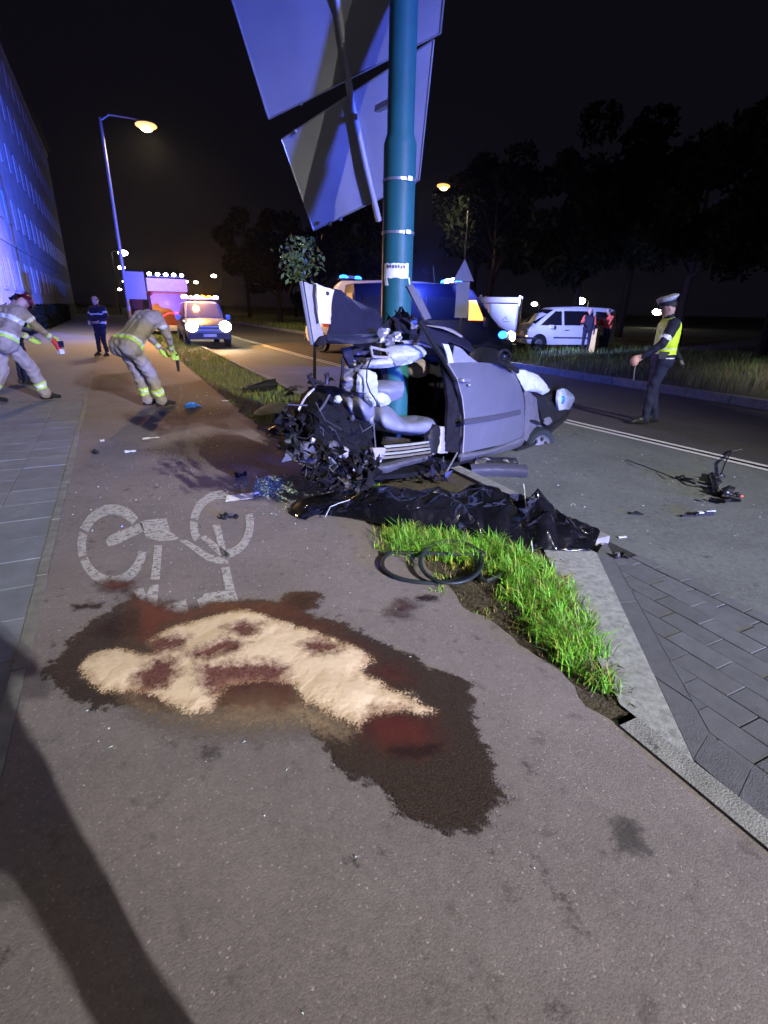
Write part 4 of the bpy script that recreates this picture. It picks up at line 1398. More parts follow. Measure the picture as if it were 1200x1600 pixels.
spot('minivan_beam', dist(700, 424, 16.2), (v0[0], v0[1], 1.0), 11000, (.27, .32, 1), 38, .6, .15)
spot('facade_beam', dist(650, 424, 16.6), (-4.5, 36, 4.6), FACADE_W, (.025, .10, 1), 42, .8, .15)


# white ambulance, only its roof shows behind the torn tailgate
def am_extra(t, sy):
    lightbar(t, 1.0, 2.72, 1.3, ['e_blue', 'whitepaint', 'e_blue'])
    for s_ in (1, -1):
        MB().ell((2.62, s_ * .70, .88), (.12, .17, .13), 10, 6).build('headlight', M['lens'], t)
        MB().box((-.2, s_ * 1.006, 1.05), (3.6, .02, .16)).build('stripe', M['orange'], t)
    MB().prism([(2.05, .72, 1.32), (2.05, -.72, 1.32), (1.38, -.62, 2.3), (1.38, .62, 2.3)], (.03, 0, .02)).build('windscreen', M['glass'], t)
    MB().box((2.72, 0, .55), (.12, 1.8, .28)).build('bumper', M['black'], t)


c = dist(572, 545, 21.5)
ST2 = [(x, a, b, zt * 1.09 if zt > 1.6 else zt, hb, ht) for x, a, b, zt, hb, ht in VANST]
vehicle('ambulance', (c[0] + .2, c[1], -.1), (-.55, 1), ST2, M['whitepaint'], [[(.95, 1.42), (-.1, 1.42), (-.1, 2.15), (.95, 2.15)], [(-.4, 1.5), (-2.2, 1.5), (-2.2, 2.15), (-.4, 2.15)]], (1.75, -1.6),
        'white ambulance with a single blue beacon glowing, half hidden left of the green pole', 'ambulance', .35, extra=am_extra)

# flatbed with pale slatted side boards and a white box trailer, right of the dark van
c = dist(748, 550, 25)
t = empty('flatbed_trailer', (c[0], c[1], 0), -.75, 'flatbed trailer with pale slatted side boards right behind the dark van', 'trailer')
MB().box((0, 0, 1.0), (3.2, 1.8, .12)).build('bed', M['lampgrey'], t)
for z in (1.24, 1.50, 1.76, 2.02):
    for y in (.88, -.88): MB().box((0, y, z), (3.2, .035, .21)).build('side_board', M['boxwhite'], t)
    MB().box((1.58, 0, z), (.035, 1.72, .21)).build('tail_board', M['boxwhite'], t)
for x in (-1.55, 0, 1.62):
    for y in (.92, -.92): MB().box((x, y, 1.55), (.07, .05, 1.3)).build('stake', M['galv'], t)
for x in (-.9, .9):
    for y in (.8, -.8):
        wo = MB().lathe([(.2, -.1), (.36, -.1), (.38, 0), (.36, .1), (.2, .1)], (x, y, .38), 'y', 18).build('wheel', M['rubber'], t, smooth=True)
        MB().lathe([(0, .1), (.2, .08), (.24, .02)], (x, y, .38), 'y', 12).lathe([(0, -.1), (.2, -.08), (.24, -.02)], (x, y, .38), 'y', 12).build('rim', M['rim'], wo, smooth=True)
c = dist(779, 548, 23)
t = empty('box_trailer', (c[0], c[1], 0), -.55, 'white box trailer with small dark emblem, between flatbed and minivan', 'trailer')
MB().box((0, 0, 1.25), (1.05, 1.0, 1.1)).build('box', M['boxwhite'], t)
for x, y in ((.52, .5), (-.52, .5), (.52, -.5), (-.52, -.5)): MB().box((x, y, 1.25), (.06, .06, 1.14)).build('corner_post', M['galv'], t)
MB().box((0, 0, 1.82), (1.12, 1.06, .05)).build('lid', M['boxwhite'], t)
em_ = MB()
for a, b_ in (((-.14, -.05), (0, .12)), ((0, .12), (.05, -.02)), ((-.1, -.08), (.15, -.08))):
    em_.bar((a[0] + .1, -.506, 1.27 + a[1]), (b_[0] + .1, -.506, 1.27 + b_[1]), .02, .004, upv=(0, 1, 0))
em_.build('emblem', M['ink'], t)
MB().box((0, 0, .64), (1.0, .9, .1)).bar((.4, 0, .62), (1.5, 0, .55), .08, .08).build('chassis', M['lampgrey'], t)
for y in (.5, -.5):
    wo = MB().lathe([(.15, -.08), (.28, -.08), (.30, 0), (.28, .08), (.15, .08)], (0, y, .30), 'y', 18).build('wheel', M['rubber'], t, smooth=True)
    MB().lathe([(0, .08), (.15, .07), (.18, .02)], (0, y, .30), 'y', 12).lathe([(0, -.08), (.15, -.07), (.18, -.02)], (0, y, .30), 'y', 12).build('rim', M['rim'], wo, smooth=True)


# recovery pick-up with orange beacon bar, facing the camera on the road
def tr_extra(t, sy):
    lightbar(t, .45, 1.93, 1.55, ['e_white', 'e_orange', 'e_orange', 'e_white', 'bluepaint', 'e_bluewhite'], .22)
    MB().prism([(1.25, .70, 1.18), (1.25, -.70, 1.18), (.72, -.60, 1.74), (.72, .60, 1.74)], (.03, 0, .02)).build('windscreen', M['glass'], t)
    for s_ in (1, -1):
        MB().ell((2.38, s_ * .66, .86), (.12, .24, .22), 12, 8).build('headlight', M['e_head'], t)  # larger than a real headlight, its bloom is built into the size
        MB().box((1.0, s_ * 1.02, 1.2), (.1, .18, .2)).build('mirror', M['black'], t)
        MB().ell((2.44, s_ * .62, .46), (.05, .06, .05), 8, 6).build('fog_light', M['e_white'], t)
        spot('headlight_beam', (2.47, s_ * .66, .86), (14, s_ * 1.2, -.3), 1500, (1, .84, .55), 75, .8, .08, t)
    MB().box((2.44, 0, .50), (.14, 1.7, .26)).build('bumper', M['black'], t)
    g_ = MB().box((2.40, 0, .80), (.05, .9, .22)).build('grille', M['black'], t)
    MB().box((2.43, 0, .73), (.03, .86, .03)).box((2.43, 0, .86), (.03, .86, .03)).build('chrome_bar', M['rim'], g_)
    MB().box((2.52, 0, .52), (.02, .52, .11)).build('number_plate', M['paper'], t)


c = G(330, 540)
vehicle('recovery_truck', (c[0], c[1] + 2.2, -.1), (-.02, -1), [(-2.4, .5, .95, 1.0, .86, .82), (-1.0, .42, .98, 1.03, .90, .84), (-.95, .42, 1.05, 1.82, .90, .70), (.4, .40, 1.05, 1.86, .92, .72), (.72, .40, 1.05, 1.78, .92, .70), (1.28, .40, 1.08, 1.16, .92, .76), (2.2, .42, .98, 1.06, .90, .76), (2.42, .5, .8, .88, .82, .7)],
        M['greypaint'], [[(1.1, 1.15), (.05, 1.13), (.05, 1.70), (.68, 1.70)], [(-.05, 1.13), (-.85, 1.13), (-.85, 1.68), (-.05, 1.70)]], (1.55, -1.5),
        'dark pick-up with blazing headlights and orange beacon bar facing the camera on the road', 'truck', .36, extra=tr_extra)
point('orange_glow', (c[0] - .2, c[1] + 1.2, 2.3), 2000, (1, .42, .06), .1)


# red fire engine behind it, left
def fe_extra(t, sy):
    MB().box((1.0, 0, 2.62), (.6, 2.0, .62)).build('roof_locker', pm('peach_locker', (.20, .13, .10), .6), t)
    mb = MB().box((1.2, 0, 3.02), (.08, 1.8, .05)).build('lamp_rail', M['black'], t)
    for k in range(5): MB().ell((1.22, -.8 + .4 * k, 3.12), (.09, .11, .08), 8, 6).build('lamp', M['e_white'], mb)
    MB().prism([(1.66, .85, 1.35), (1.66, -.85, 1.35), (1.58, -.82, 2.15), (1.58, .82, 2.15)], (.03, 0, .01)).build('windscreen', M['glass'], t)
    for s_ in (1, -1):
        MB().ell((1.75, s_ * .8, .75), (.06, .14, .10), 10, 6).build('headlight', M['e_head'] if s_ > 0 else M['lens'], t)
    MB().box((1.8, 0, .5), (.12, 2.0, .28)).build('bumper', M['boxwhite'], t)
    MB().tube([(1.72, -.5, 1.1), (1.76, -.2, 1.25), (1.76, .2, 1.25), (1.72, .5, 1.1)], .035, 6).build('light_strip', M['e_red'], t)


c = dist(262, 515, 33)
vehicle('fire_engine', (c[0], c[1], -.1), (.12, -1), [(-4.0, .5, 1.3, 2.7, 1.1, 1.05), (-.4, .45, 1.3, 2.7, 1.1, 1.05), (-.35, .45, 1.3, 2.25, 1.08, .98), (1.45, .45, 1.3, 2.28, 1.08, .98), (1.62, .45, 1.3, 2.18, 1.06, .96), (1.74, .48, 1.2, 1.3, 1.04, .96)],
        M['redpaint'], [[(1.4, 1.4), (.5, 1.4), (.5, 2.1), (1.4, 2.1)], [(.35, 1.4), (-.25, 1.4), (-.25, 2.1), (.35, 2.1)]], (1.0, -2.6),
        'red fire engine with pale roof locker, left of the truck with orange beacons', 'fire engine', .48, extra=fe_extra)
point('fire_engine_glow', (c[0] + .3, c[1] - 2.6, 1.9), 6, (1, .5, .35), .1)


# ================================================================== NIGHT AIR
hz_ = MB().box((0, 420, 9.95), (1280, 1060, 22.5)).build('haze', M['paper'])
hm_ = bpy.data.materials.new('haze'); hm_.use_nodes = True
hn = hm_.node_tree; hn.nodes.clear()
ho = hn.nodes.new('ShaderNodeOutputMaterial'); hv = hn.nodes.new('ShaderNodeVolumePrincipled')
hv.inputs['Color'].default_value = (.85, .88, .95, 1); hv.inputs['Density'].default_value = HAZE; hv.inputs['Anisotropy'].default_value = .86
hn.links.new(hv.outputs[0], ho.inputs['Volume'])
hz_.data.materials.clear(); hz_.data.materials.append(hm_)
tag(hz_, kind='stuff')


# ================================================================== THE WRECKED CAR
# its right flank lies in a vertical plane through CA along CU; off = distance inwards
CU = np.array((math.sin(math.radians(62)), math.cos(math.radians(62)), 0))
CN = np.array((-CU[1], CU[0], 0))
CA = atY(724, 708, 4.35)


def C(px, py, off=0.0):
    d = ray(px, py)
    p0 = CA + CN * off
    return EYE + d * (np.dot(p0 - EYE, CN) / np.dot(d, CN))


def ZA(x, y): return 440 + x * .2, 420 + y * .2
def ZB(x, y): return 640 + x * .23333, 500 + y * .23333
def ZC(x, y): return 530 + x * .19167, 560 + y * .19167
def ZD(x, y): return 400 + x * .16667, 560 + y * .16667
def ZE(x, y): return 540 + x * .24167, 425 + y * .24167


def rows(z, rs): return [[C(*z(p[0], p[1]), p[2]) for p in r] for r in rs]


def WM(px_len): return px_len * 5.2 / 807.0     # picture pixels -> metres at the wreck


car = empty('wrecked_car', (CA[0], CA[1], 0), 0, 'torn open lilac silver car wrecked against the green pole, seat and pale airbags exposed', 'car')


def part(mb, name, mat, parent=None, smooth=True, sharp=40):
    if parent is None or parent is car:
        return mb.build(name, mat, car, smooth=smooth, sharp=sharp, world=True)
    o = mb.build(name, mat, None, smooth=smooth, sharp=sharp)
    o.parent = parent
    return o


def thk(t): return CN * t


# front door
rs = [[(255, 290, .10), (400, 284, .10), (560, 292, .10), (690, 338, .12)], [(318, 395, .02), (450, 392, .01), (620, 396, .02), (742, 440, .04)], [(352, 520, .0), (480, 512, -.03), (640, 508, -.03), (764, 530, .01)],
      [(366, 640, .0), (490, 628, -.04), (650, 600, -.04), (768, 600, .0)], [(364, 770, .0), (500, 748, -.03), (650, 718, -.03), (768, 690, .0)], [(356, 892, .02), (500, 860, .0), (640, 828, .0), (760, 778, .03)]]
door = part(MB().surf(rows(ZB, rs), 26, 26, thk(.05)), 'front_door', M['lavender'])
part(MB().surf(rows(ZB, [[(367, 668, -.052), (560, 640, -.072), (745, 603, -.04)], [(368, 702, -.052), (560, 674, -.072), (745, 633, -.04)]]), 16, 4, thk(.02)), 'side_moulding', M['trim'], door)
part(MB().surf(rows(ZB, [[(338, 402, -.02), (370, 392, -.05), (412, 394, -.05)], [(340, 416, -.02), (372, 414, -.055), (410, 412, -.05)]]), 9, 5, thk(.03)), 'door_handle', M['rim'], door)
part(MB().ell(C(*ZB(400, 436), -.03), (.02, .012, .014), 10, 6), 'door_lock', M['rim'], door)
edge_ = [C(*ZB(*p), .0) for p in ((255, 290), (318, 395), (352, 520), (366, 640), (364, 770), (356, 892))]
part(MB().tube(edge_, .007, 6), 'door_edge', M['pale'], door)
# dark inner face of the door and the pillar behind its edge
part(MB().surf(rows(ZB, [[(205, 255, .10), (262, 300, .09)], [(240, 420, .10), (322, 410, .05)], [(258, 600, .10), (360, 560, .04)], [(232, 880, .10), (358, 894, .04)]]), 8, 16, thk(.03), .008), 'door_lining', M['blackcloth'], door)
# quarter glass, its white strip, door mirror
part(MB().surf(rows(ZB, [[(300, 172, .14), (345, 190, .14), (395, 240, .15)], [(285, 285, .12), (400, 290, .12), (470, 292, .13)]]), 8, 6, thk(.006)), 'quarter_glass', M['seat'])
part(MB().surf(rows(ZB, [[(222, 158, .11), (262, 165, .11)], [(250, 232, .11), (285, 232, .11)], [(262, 296, .10), (296, 296, .10)]]), 5, 9, thk(.012)), 'window_strip', M['airbag'])
mi = part(MB().tube([C(*ZB(635 + 40 * math.cos(a), 245 + 46 * math.sin(a)), -.02 + .03 * math.sin(a)) for a in np.linspace(0, 6.2832, 19)], .013, 7), 'door_mirror', M['black'])
part(MB().ell(C(*ZB(634, 246), .02), (.045, .025, .05), 12, 8), 'mirror_glass', M['glass'], mi)
part(MB().tube([C(*ZB(650, 285), -.02), C(*ZB(690, 310), .0), C(*ZB(720, 345), .03)], [.03, .022, .03], 7), 'mirror_arm', M['black'], mi)
# dashboard and bonnet behind the door, dark
part(MB().surf(rows(ZB, [[(420, 215, .7), (500, 185, .7), (590, 200, .7), (640, 240, .7)], [(430, 260, .5), (500, 230, .5), (590, 240, .5), (650, 280, .45)], [(420, 310, .3), (500, 300, .3), (600, 305, .3), (700, 345, .25)]]), 14, 10, thk(.05), .012), 'dashboard', M['black'])
part(MB().surf(rows(ZB, [[(650, 300, .4), (780, 335, .5), (880, 400, .6), (960, 480, .7)], [(680, 350, .3), (800, 380, .35), (900, 450, .4), (1000, 520, .5)], [(760, 470, .12), (850, 480, .15), (930, 540, .2), (1010, 590, .3)]]), 16, 10, thk(.03), .018), 'bonnet', M['darkpaint'])
# sill, wing, wheel, headlight
part(MB().surf(rows(ZB, [[(352, 896, .02), (560, 862, .0), (762, 782, .03)], [(340, 922, .0), (560, 880, -.02), (770, 800, .02)], [(338, 950, .05), (560, 900, .04), (745, 850, .06)]]), 18, 7, thk(.03), .003), 'sill', M['silver'])
part(MB().surf(rows(ZB, [[(768, 478, .03), (815, 490, .02), (862, 540, .05), (880, 560, .08)], [(774, 600, .02), (830, 605, .0), (870, 640, .03), (890, 665, .06)], [(770, 720, .02), (820, 730, .0), (868, 745, .03), (872, 760, .07)], [(756, 800, .03), (790, 812, .02), (820, 820, .05), (835, 800, .08)]]), 14, 16, thk(.02), .007), 'front_wing', M['silver'])
part(MB().surf(rows(ZB, [[(700, 332, .10), (760, 335, .08), (850, 365, .12), (890, 400, .16)], [(730, 395, .06), (830, 385, .02), (900, 420, .05), (930, 455, .12)], [(768, 472, .05), (850, 462, .0), (905, 470, .03), (932, 478, .1)], [(790, 480, .07), (850, 486, .05), (890, 500, .06), (910, 492, .1)]]), 16, 14, thk(.015), .010), 'crumpled_wing_top', M['airbag'])
part(MB().surf(rows(ZB, [[(830, 505, .06), (930, 500, .1), (1000, 440, .2), (1030, 425, .25)], [(860, 560, .02), (940, 570, .05), (1020, 500, .1), (1075, 470, .15)], [(880, 650, .0), (950, 650, .0), (1020, 610, .0), (1075, 600, .05)], [(890, 710, .03), (950, 700, .0), (1010, 670, .0), (1060, 630, .03)]]), 18, 16, thk(.05), .014), 'wheel_housing', M['black'])
hl = part(MB().surf(rows(ZB, [[(1000, 470, .03), (1035, 458, .03), (1080, 485, .06)], [(992, 540, -.02), (1045, 530, -.05), (1105, 525, .02)], [(1000, 605, .0), (1040, 600, -.03), (1072, 600, .02)]]), 10, 10, thk(.03)), 'headlight', M['lens'])
part(MB().ell(C(*ZB(1025, 535), -.045), (.045, .02, .06), 10, 8), 'blue_glint', pm('blue_glint_tone', (.03, .22, .9), .2, .2, var=.3, scale=20, coat=1), hl)  # blue glint in the headlight put in as a coloured part
part(MB().surf(rows(ZB, [[(720, 862, .02), (850, 800, -.03), (960, 700, -.03), (1062, 622, .02)], [(722, 880, .0), (850, 828, -.06), (965, 725, -.06), (1066, 640, .0)], [(724, 886, .05), (850, 842, .02), (965, 742, .02), (1066, 656, .05)]]), 22, 7, thk(.02), .004), 'bumper_edge', M['black'])
part(MB().surf(rows(ZB, [[(905, 660, -.02), (940, 650, -.03), (955, 680, -.02)], [(900, 690, -.02), (920, 705, -.03), (935, 700, -.02)]]), 7, 5, thk(.012), .006), 'bracket', M['rim'])
part(MB().surf(rows(ZB, [[(818, 668, -.03), (850, 672, -.04), (880, 690, -.03)], [(820, 682, -.03), (850, 692, -.04), (878, 706, -.03)]]), 7, 5, thk(.015), .003), 'wing_vent', M['black'])
wc = C(*ZB(842, 848), -.02)
wrot = Matrix.Rotation(math.atan2(CN[1], CN[0]) - .42, 3, 'Z')


def wheel_pts(prof, seg=28):
    mb = MB()
    vs, fs = [], []
    for r, h_ in prof:
        for k in range(seg):
            a = 2 * math.pi * k / seg
            p = wrot @ Vector((h_, r * math.cos(a), r * math.sin(a)))
            vs.append(wc + np.array(p))
    n = len(prof)
    for i in range(n - 1):
        for k in range(seg): fs.append((i * seg + k, i * seg + (k + 1) % seg, (i + 1) * seg + (k + 1) % seg, (i + 1) * seg + k))
    return mb.add(vs, fs)


wo = part(wheel_pts([(.17, .1), (.25, .11), (.275, .06), (.275, -.06), (.25, -.11), (.185, -.10)]), 'front_wheel', M['rubber'])
part(wheel_pts([(.188, -.10), (.17, -.075), (.12, -.06), (.05, -.085), (.0, -.09)]), 'rim', M['rim'], wo)
for k in range(7):
    a = 2 * math.pi * k / 7
    p = wc + np.array(wrot @ Vector((-.078, .125 * math.cos(a), .125 * math.sin(a))))
    part(MB().ell(p, (.022, .022, .03), 8, 6), 'rim_hole', M['black'], wo)

# roof, windscreen edge, rolled roof rail
roofp = part(MB().surf(rows(ZE, [[(325, 285, .45), (450, 300, .45), (560, 335, .45), (700, 372, .45), (790, 445, .40), (832, 500, .35)], [(335, 345, .32), (450, 350, .32), (565, 385, .32), (700, 425, .30), (780, 478, .28), (822, 515, .26)],
                           [(350, 395, .26), (460, 400, .26), (560, 428, .26), (680, 455, .25), (765, 492, .24), (812, 522, .24)]]), 26, 12, thk(.03), .006), 'roof', M['darkpaint'])
part(MB().surf(rows(ZE, [[(530, 342, .34), (620, 352, .34), (690, 372, .34), (758, 415, .34)], [(545, 352, .30), (620, 366, .30), (690, 392, .30), (752, 425, .30)]]), 16, 5, thk(.02), .002), 'roof_trim', M['pale'], roofp)
part(MB().surf(rows(ZE, [[(500, 345, .24), (590, 380, .25), (690, 430, .25)], [(470, 440, .20), (560, 470, .2), (640, 500, .2)]]), 10, 6, thk(.02), .015), 'headliner', M['darkpaint'])
# skin of the rear quarter and tailgate folded to the left
part(MB().surf(rows(ZA, [[(412, 155, .36), (470, 172, .38), (545, 232, .42), (650, 282, .46), (745, 322, .5)], [(392, 320, .30), (500, 330, .33), (620, 340, .38), (700, 370, .42), (790, 400, .48)], [(372, 480, .26), (480, 488, .28), (620, 490, .33), (720, 490, .38), (800, 480, .44)],
                         [(355, 540, .2), (480, 540, .22), (620, 535, .27), (740, 530, .32), (830, 520, .4)], [(362, 582, .26), (480, 590, .27), (620, 585, .3), (740, 572, .34), (830, 560, .4)]]), 26, 22, thk(.012), .004), 'rear_quarter_skin', M['darkpaint'])
fl = part(MB().surf(rows(ZA, [[(172, 100, .20), (220, 118, .22), (262, 130, .24)], [(200, 260, .20), (250, 270, .22), (285, 285, .24)], [(228, 440, .20), (270, 435, .22), (300, 430, .24)], [(248, 600, .22), (268, 560, .22), (335, 525, .26)]]), 10, 18, thk(.02), .003), 'tailgate_frame', M['pale'])
part(MB().surf(rows(ZA, [[(268, 112, .22), (330, 140, .24), (412, 162, .28)], [(280, 260, .20), (330, 262, .22), (390, 270, .27)], [(286, 425, .22), (330, 428, .24), (384, 430, .27)]]), 12, 14, thk(.025), .003), 'inner_panel', pm('cream_panel', (.58, .52, .44), .6, var=.12, scale=8), fl)
part(MB().tube([C(*ZA(*p), .215) for p in ((262, 122), (252, 200), (262, 330), (282, 425))], .011, 6), 'seal', M['rubber'], fl)
part(MB().tube([C(*ZA(*p), .195) for p in ((150, 98), (172, 230), (200, 400), (236, 590))], .012, 6), 'frame_edge', M['galv'], fl)
part(MB().tube([C(*ZA(*p), .19) for p in ((166, 100), (186, 230), (214, 400), (246, 590))], .008, 6), 'frame_seal', M['rubber'], fl)
part(MB().ell(C(*ZA(360, 192), .235), (.013, .01, .013), 8, 6), 'panel_clip', M['black'], fl)
part(MB().surf(rows(ZA, [[(275, 590, .2), (300, 540, .2), (345, 520, .22)], [(290, 610, .2), (330, 590, .2), (362, 575, .22)]]), 7, 5, thk(.03), .01), 'torn_lining', M['blackcloth'], fl)
part(MB().surf(rows(ZA, [[(150, 100, .34), (110, 120, .42), (90, 150, .5)], [(165, 200, .34), (105, 200, .40), (75, 205, .5)], [(185, 310, .34), (130, 290, .42), (95, 260, .5)]]), 12, 12, thk(.03), .004), 'rear_light_housing', M['cabin'])
# ragged dark lining where the pole cut in
mb = MB()
for k in range(26):
    x, y = rnd.uniform(760, 1010), rnd.uniform(330, 500)
    c_ = C(*ZA(x, y), rnd.uniform(.38, .52))
    q = [c_ + np.array((rnd.gauss(0, .05), rnd.gauss(0, .03), rnd.gauss(0, .05))) for _ in range(4)]
    mb.prism(q, thk(.012))
part(mb, 'ragged_lining', M['blackcloth'], smooth=False)
for (x, y, s_, m_) in ((800, 520, .07, 'silver'), (910, 530, .05, 'rim'), (1040, 435, .05, 'rim'), (850, 560, .06, 'silver')):
    c_ = C(*ZA(x, y), .24)
    part(MB().surf([[c_ + CU * (s_ * (i - 1)) + ZU * (s_ * .8 * (j - 1)) for i in range(3)] for j in range(3)], 6, 6, thk(.01), .018), 'torn_metal', M[m_], smooth=False)
# curtain airbag
part(MB().surf(rows(ZA, [[(840, 625, .36), (950, 592, .33), (1060, 588, .33), (1128, 640, .36)], [(865, 690, .27), (960, 670, .22), (1060, 660, .22), (1122, 680, .30)], [(890, 760, .32), (960, 750, .28), (1020, 735, .28), (1060, 715, .34)]]), 22, 18, thk(.05), .006), 'curtain_airbag', M['airbag'])
part(MB().surf(rows(ZA, [[(690, 700, .34), (760, 695, .30), (860, 690, .3)], [(690, 740, .28), (760, 740, .24), (870, 730, .25)], [(660, 778, .32), (760, 778, .30), (880, 765, .3)]]), 14, 10, thk(.04), .006), 'curtain_airbag', M['airbag'])
part(MB().tube([C(*ZA(*p), .26) for p in ((695, 612), (765, 628), (838, 640), (832, 692), (770, 690), (712, 686), (695, 612))], .012, 6), 'handle_frame', M['pale'])
part(MB().surf(rows(ZA, [[(940, 562, .28), (1060, 560, .28), (1180, 590, .3)], [(960, 582, .26), (1070, 590, .26), (1180, 622, .28)]]), 12, 5, thk(.01), .006), 'roof_lining', M['pale'])
part(MB().surf(rows(ZA, [[(480, 620, .5), (600, 605, .48), (690, 640, .45)], [(500, 700, .5), (590, 700, .48), (650, 690, .45)], [(560, 790, .5), (600, 760, .45), (640, 740, .45)]]), 10, 10, thk(.02), .012), 'torn_quarter', M['darkpaint'])
part(MB().surf(rows(ZA, [[(490, 800, .3), (580, 770, .3), (640, 735, .3)], [(480, 880, .25), (560, 850, .25), (620, 800, .28)], [(500, 960, .25), (560, 940, .25), (600, 880, .27)]]), 10, 10, thk(.02), .018), 'crumpled_lining', M['silver'])
# seats
part(MB().surf(rows(ZC, [[(300, 365, .42), (350, 372, .40), (420, 400, .38), (510, 485, .40), (600, 488, .40), (700, 478, .40), (770, 490, .42), (800, 535, .46)],
                         [(295, 440, .28), (350, 450, .18), (430, 470, .14), (520, 525, .14), (610, 530, .14), (700, 520, .14), (760, 530, .16), (805, 560, .34)],
                         [(305, 520, .24), (360, 560, .16), (440, 585, .12), (520, 595, .11), (610, 600, .11), (690, 600, .12), (745, 590, .16), (792, 575, .32)],
                         [(320, 560, .40), (380, 598, .36), (450, 612, .34), (520, 622, .34), (610, 635, .34), (680, 640, .34), (730, 630, .36), (780, 590, .42)]]), 40, 24, thk(.14)), 'seat_cushion', M['seat'], sharp=80)
rz_ = Matrix.Rotation(math.radians(28), 3, 'X')
part(MB().surf(rows(ZC, [[(105, 300, .36), (160, 285, .34), (230, 300, .36)], [(115, 400, .26), (190, 380, .14), (285, 400, .28)], [(165, 480, .26), (215, 470, .16), (285, 470, .28)], [(205, 518, .36), (230, 522, .34), (255, 515, .38)]]), 18, 22, thk(.12)), 'seat_bolster', M['seat'], sharp=80)
part(MB().surf(rows(ZC, [[(345, 200, .5), (430, 185, .48), (525, 190, .5)], [(335, 260, .42), (430, 260, .36), (530, 250, .42)], [(370, 350, .46), (430, 350, .42), (510, 320, .48)]]), 16, 14, thk(.12), .003), 'seat_back', M['seat'], sharp=80)
part(MB().ell(C(*ZC(640, 80), .62), (.15, .10, .10), 18, 12), 'headrest', M['beige'])
for nm, rs in (('torn_foam', [[(180, 98, .2), (235, 92, .18), (300, 118, .2)], [(168, 185, .16), (240, 180, .12), (315, 195, .16)], [(160, 275, .2), (210, 285, .18), (310, 330, .2)]]),
               ('torn_foam', [[(225, 290, .18), (262, 285, .16), (300, 300, .18)], [(232, 340, .16), (270, 345, .12), (308, 350, .18)], [(258, 380, .18), (280, 390, .16), (310, 385, .2)]]),
               ('torn_foam', [[(300, 300, .3), (350, 280, .3), (400, 300, .32)], [(320, 350, .28), (370, 340, .26), (420, 345, .3)], [(340, 395, .3), (380, 385, .3), (410, 372, .32)]])):
    part(MB().surf(rows(ZC, rs), 12, 12, thk(.03), .006), nm, M['whitecloth'] if 'x' in nm else M['airbag'])
part(MB().tube([C(*ZC(*p), .10) for p in ((260, 0), (225, 90), (222, 190), (250, 270), (300, 345), (310, 390))], .006, 5), 'seat_belt', M['black'])
part(MB().ell(C(*ZC(105, 310), .1), (.015, .015, .015), 8, 6), 'broken_lamp', M['glass'])
part(MB().ell(C(*ZC(72, 172), .2), (.035, .03, .02), 8, 6, jit=.2), 'torn_metal', M['pale'])
part(MB().tube([C(*ZC(*p), .12) for p in ((278, 490), (285, 600), (296, 725))], .006, 5), 'cable', M['silver'])
# stacked lips of the torn door sill
for k in range(4):
    y0, y1 = 712 + 31 * k, 676 + 27 * k
    xl, xr = 380 - 8 * k, 735 + 4 * k
    part(MB().surf(rows(ZC, [[(xl, y0, .06 - .02 * k), ((xl + xr) / 2, (y0 + y1) / 2 + 4, .05 - .02 * k), (xr, y1, .06 - .02 * k)], [(xl + 6, y0 + 16, .03 - .02 * k), ((xl + xr) / 2, (y0 + y1) / 2 + 19, .02 - .02 * k), (xr, y1 + 13, .03 - .02 * k)]]), 14, 4, thk(.02), .002), 'sill_strip', M['pale'] if k % 2 else M['airbag'])
part(MB().surf(rows(ZC, [[(374, 716, .10), (560, 690, .10), (735, 678, .1)], [(350, 850, .10), (560, 805, .1), (740, 775, .1)]]), 8, 6, thk(.03)), 'sill_core', M['cabin'])
part(MB().surf(rows(ZC, [[(274, 735, .03), (330, 728, .03), (378, 730, .03)], [(290, 790, .02), (330, 790, .02), (368, 790, .02)], [(290, 852, .02), (320, 850, .02), (340, 845, .02)]]), 8, 8, thk(.03), .004), 'sill_end', M['pale'])
part(MB().surf(rows(ZC, [[(285, 872, .02), (420, 850, .0), (560, 815, .0), (760, 785, .03)], [(288, 905, -.03), (420, 880, -.05), (555, 850, -.05), (740, 808, -.01)], [(292, 945, .02), (400, 930, .0), (520, 885, .0), (700, 838, .03)]]), 22, 9, thk(.03), .004), 'sill', M['silver'])
part(MB().surf(rows(ZC, [[(738, 600, .10), (790, 540, .1), (825, 560, .1)], [(725, 690, .08), (780, 690, .06), (820, 660, .08)], [(735, 780, .08), (770, 785, .06), (800, 770, .08)]]), 9, 10, thk(.05), .01), 'belt_mount', M['black'])
part(MB().surf(rows(ZC, [[(820, 560, .14), (850, 555, .13), (878, 570, .15)], [(815, 660, .12), (845, 670, .1), (878, 660, .13)], [(800, 770, .1), (840, 775, .08), (890, 770, .12)]]), 9, 12, thk(.03), .006), 'pillar_foot', M['pale'])
part(MB().surf(rows(ZC, [[(375, 640, .36), (480, 640, .34), (600, 660, .36)], [(370, 700, .3), (480, 690, .3), (610, 690, .32)]]), 10, 6, thk(.03), .012), 'seat_rail', M['scrap'])
# pillars and bars crossing the opening
part(MB().surf([[C(*p, .10) for p in ((636, 447), (645, 444))], [C(*p, .10) for p in ((650, 474), (661, 470))], [C(*p, .10) for p in ((664, 500), (674, 497))]], 4, 8, thk(.02)), 'window_bar', M['silver'])
part(MB().tube([C(*p, .06) for p in ((655, 500), (672, 530), (690, 556), (706, 586), (720, 612))], [.02, .026, .024, .022, .015], 8), 'pillar_strip', M['black'])
part(MB().tube([C(*ZC(962, 770), -.02), C(*ZC(866, 942), -.08)], .009, 7), 'bent_rod', M['rim'])
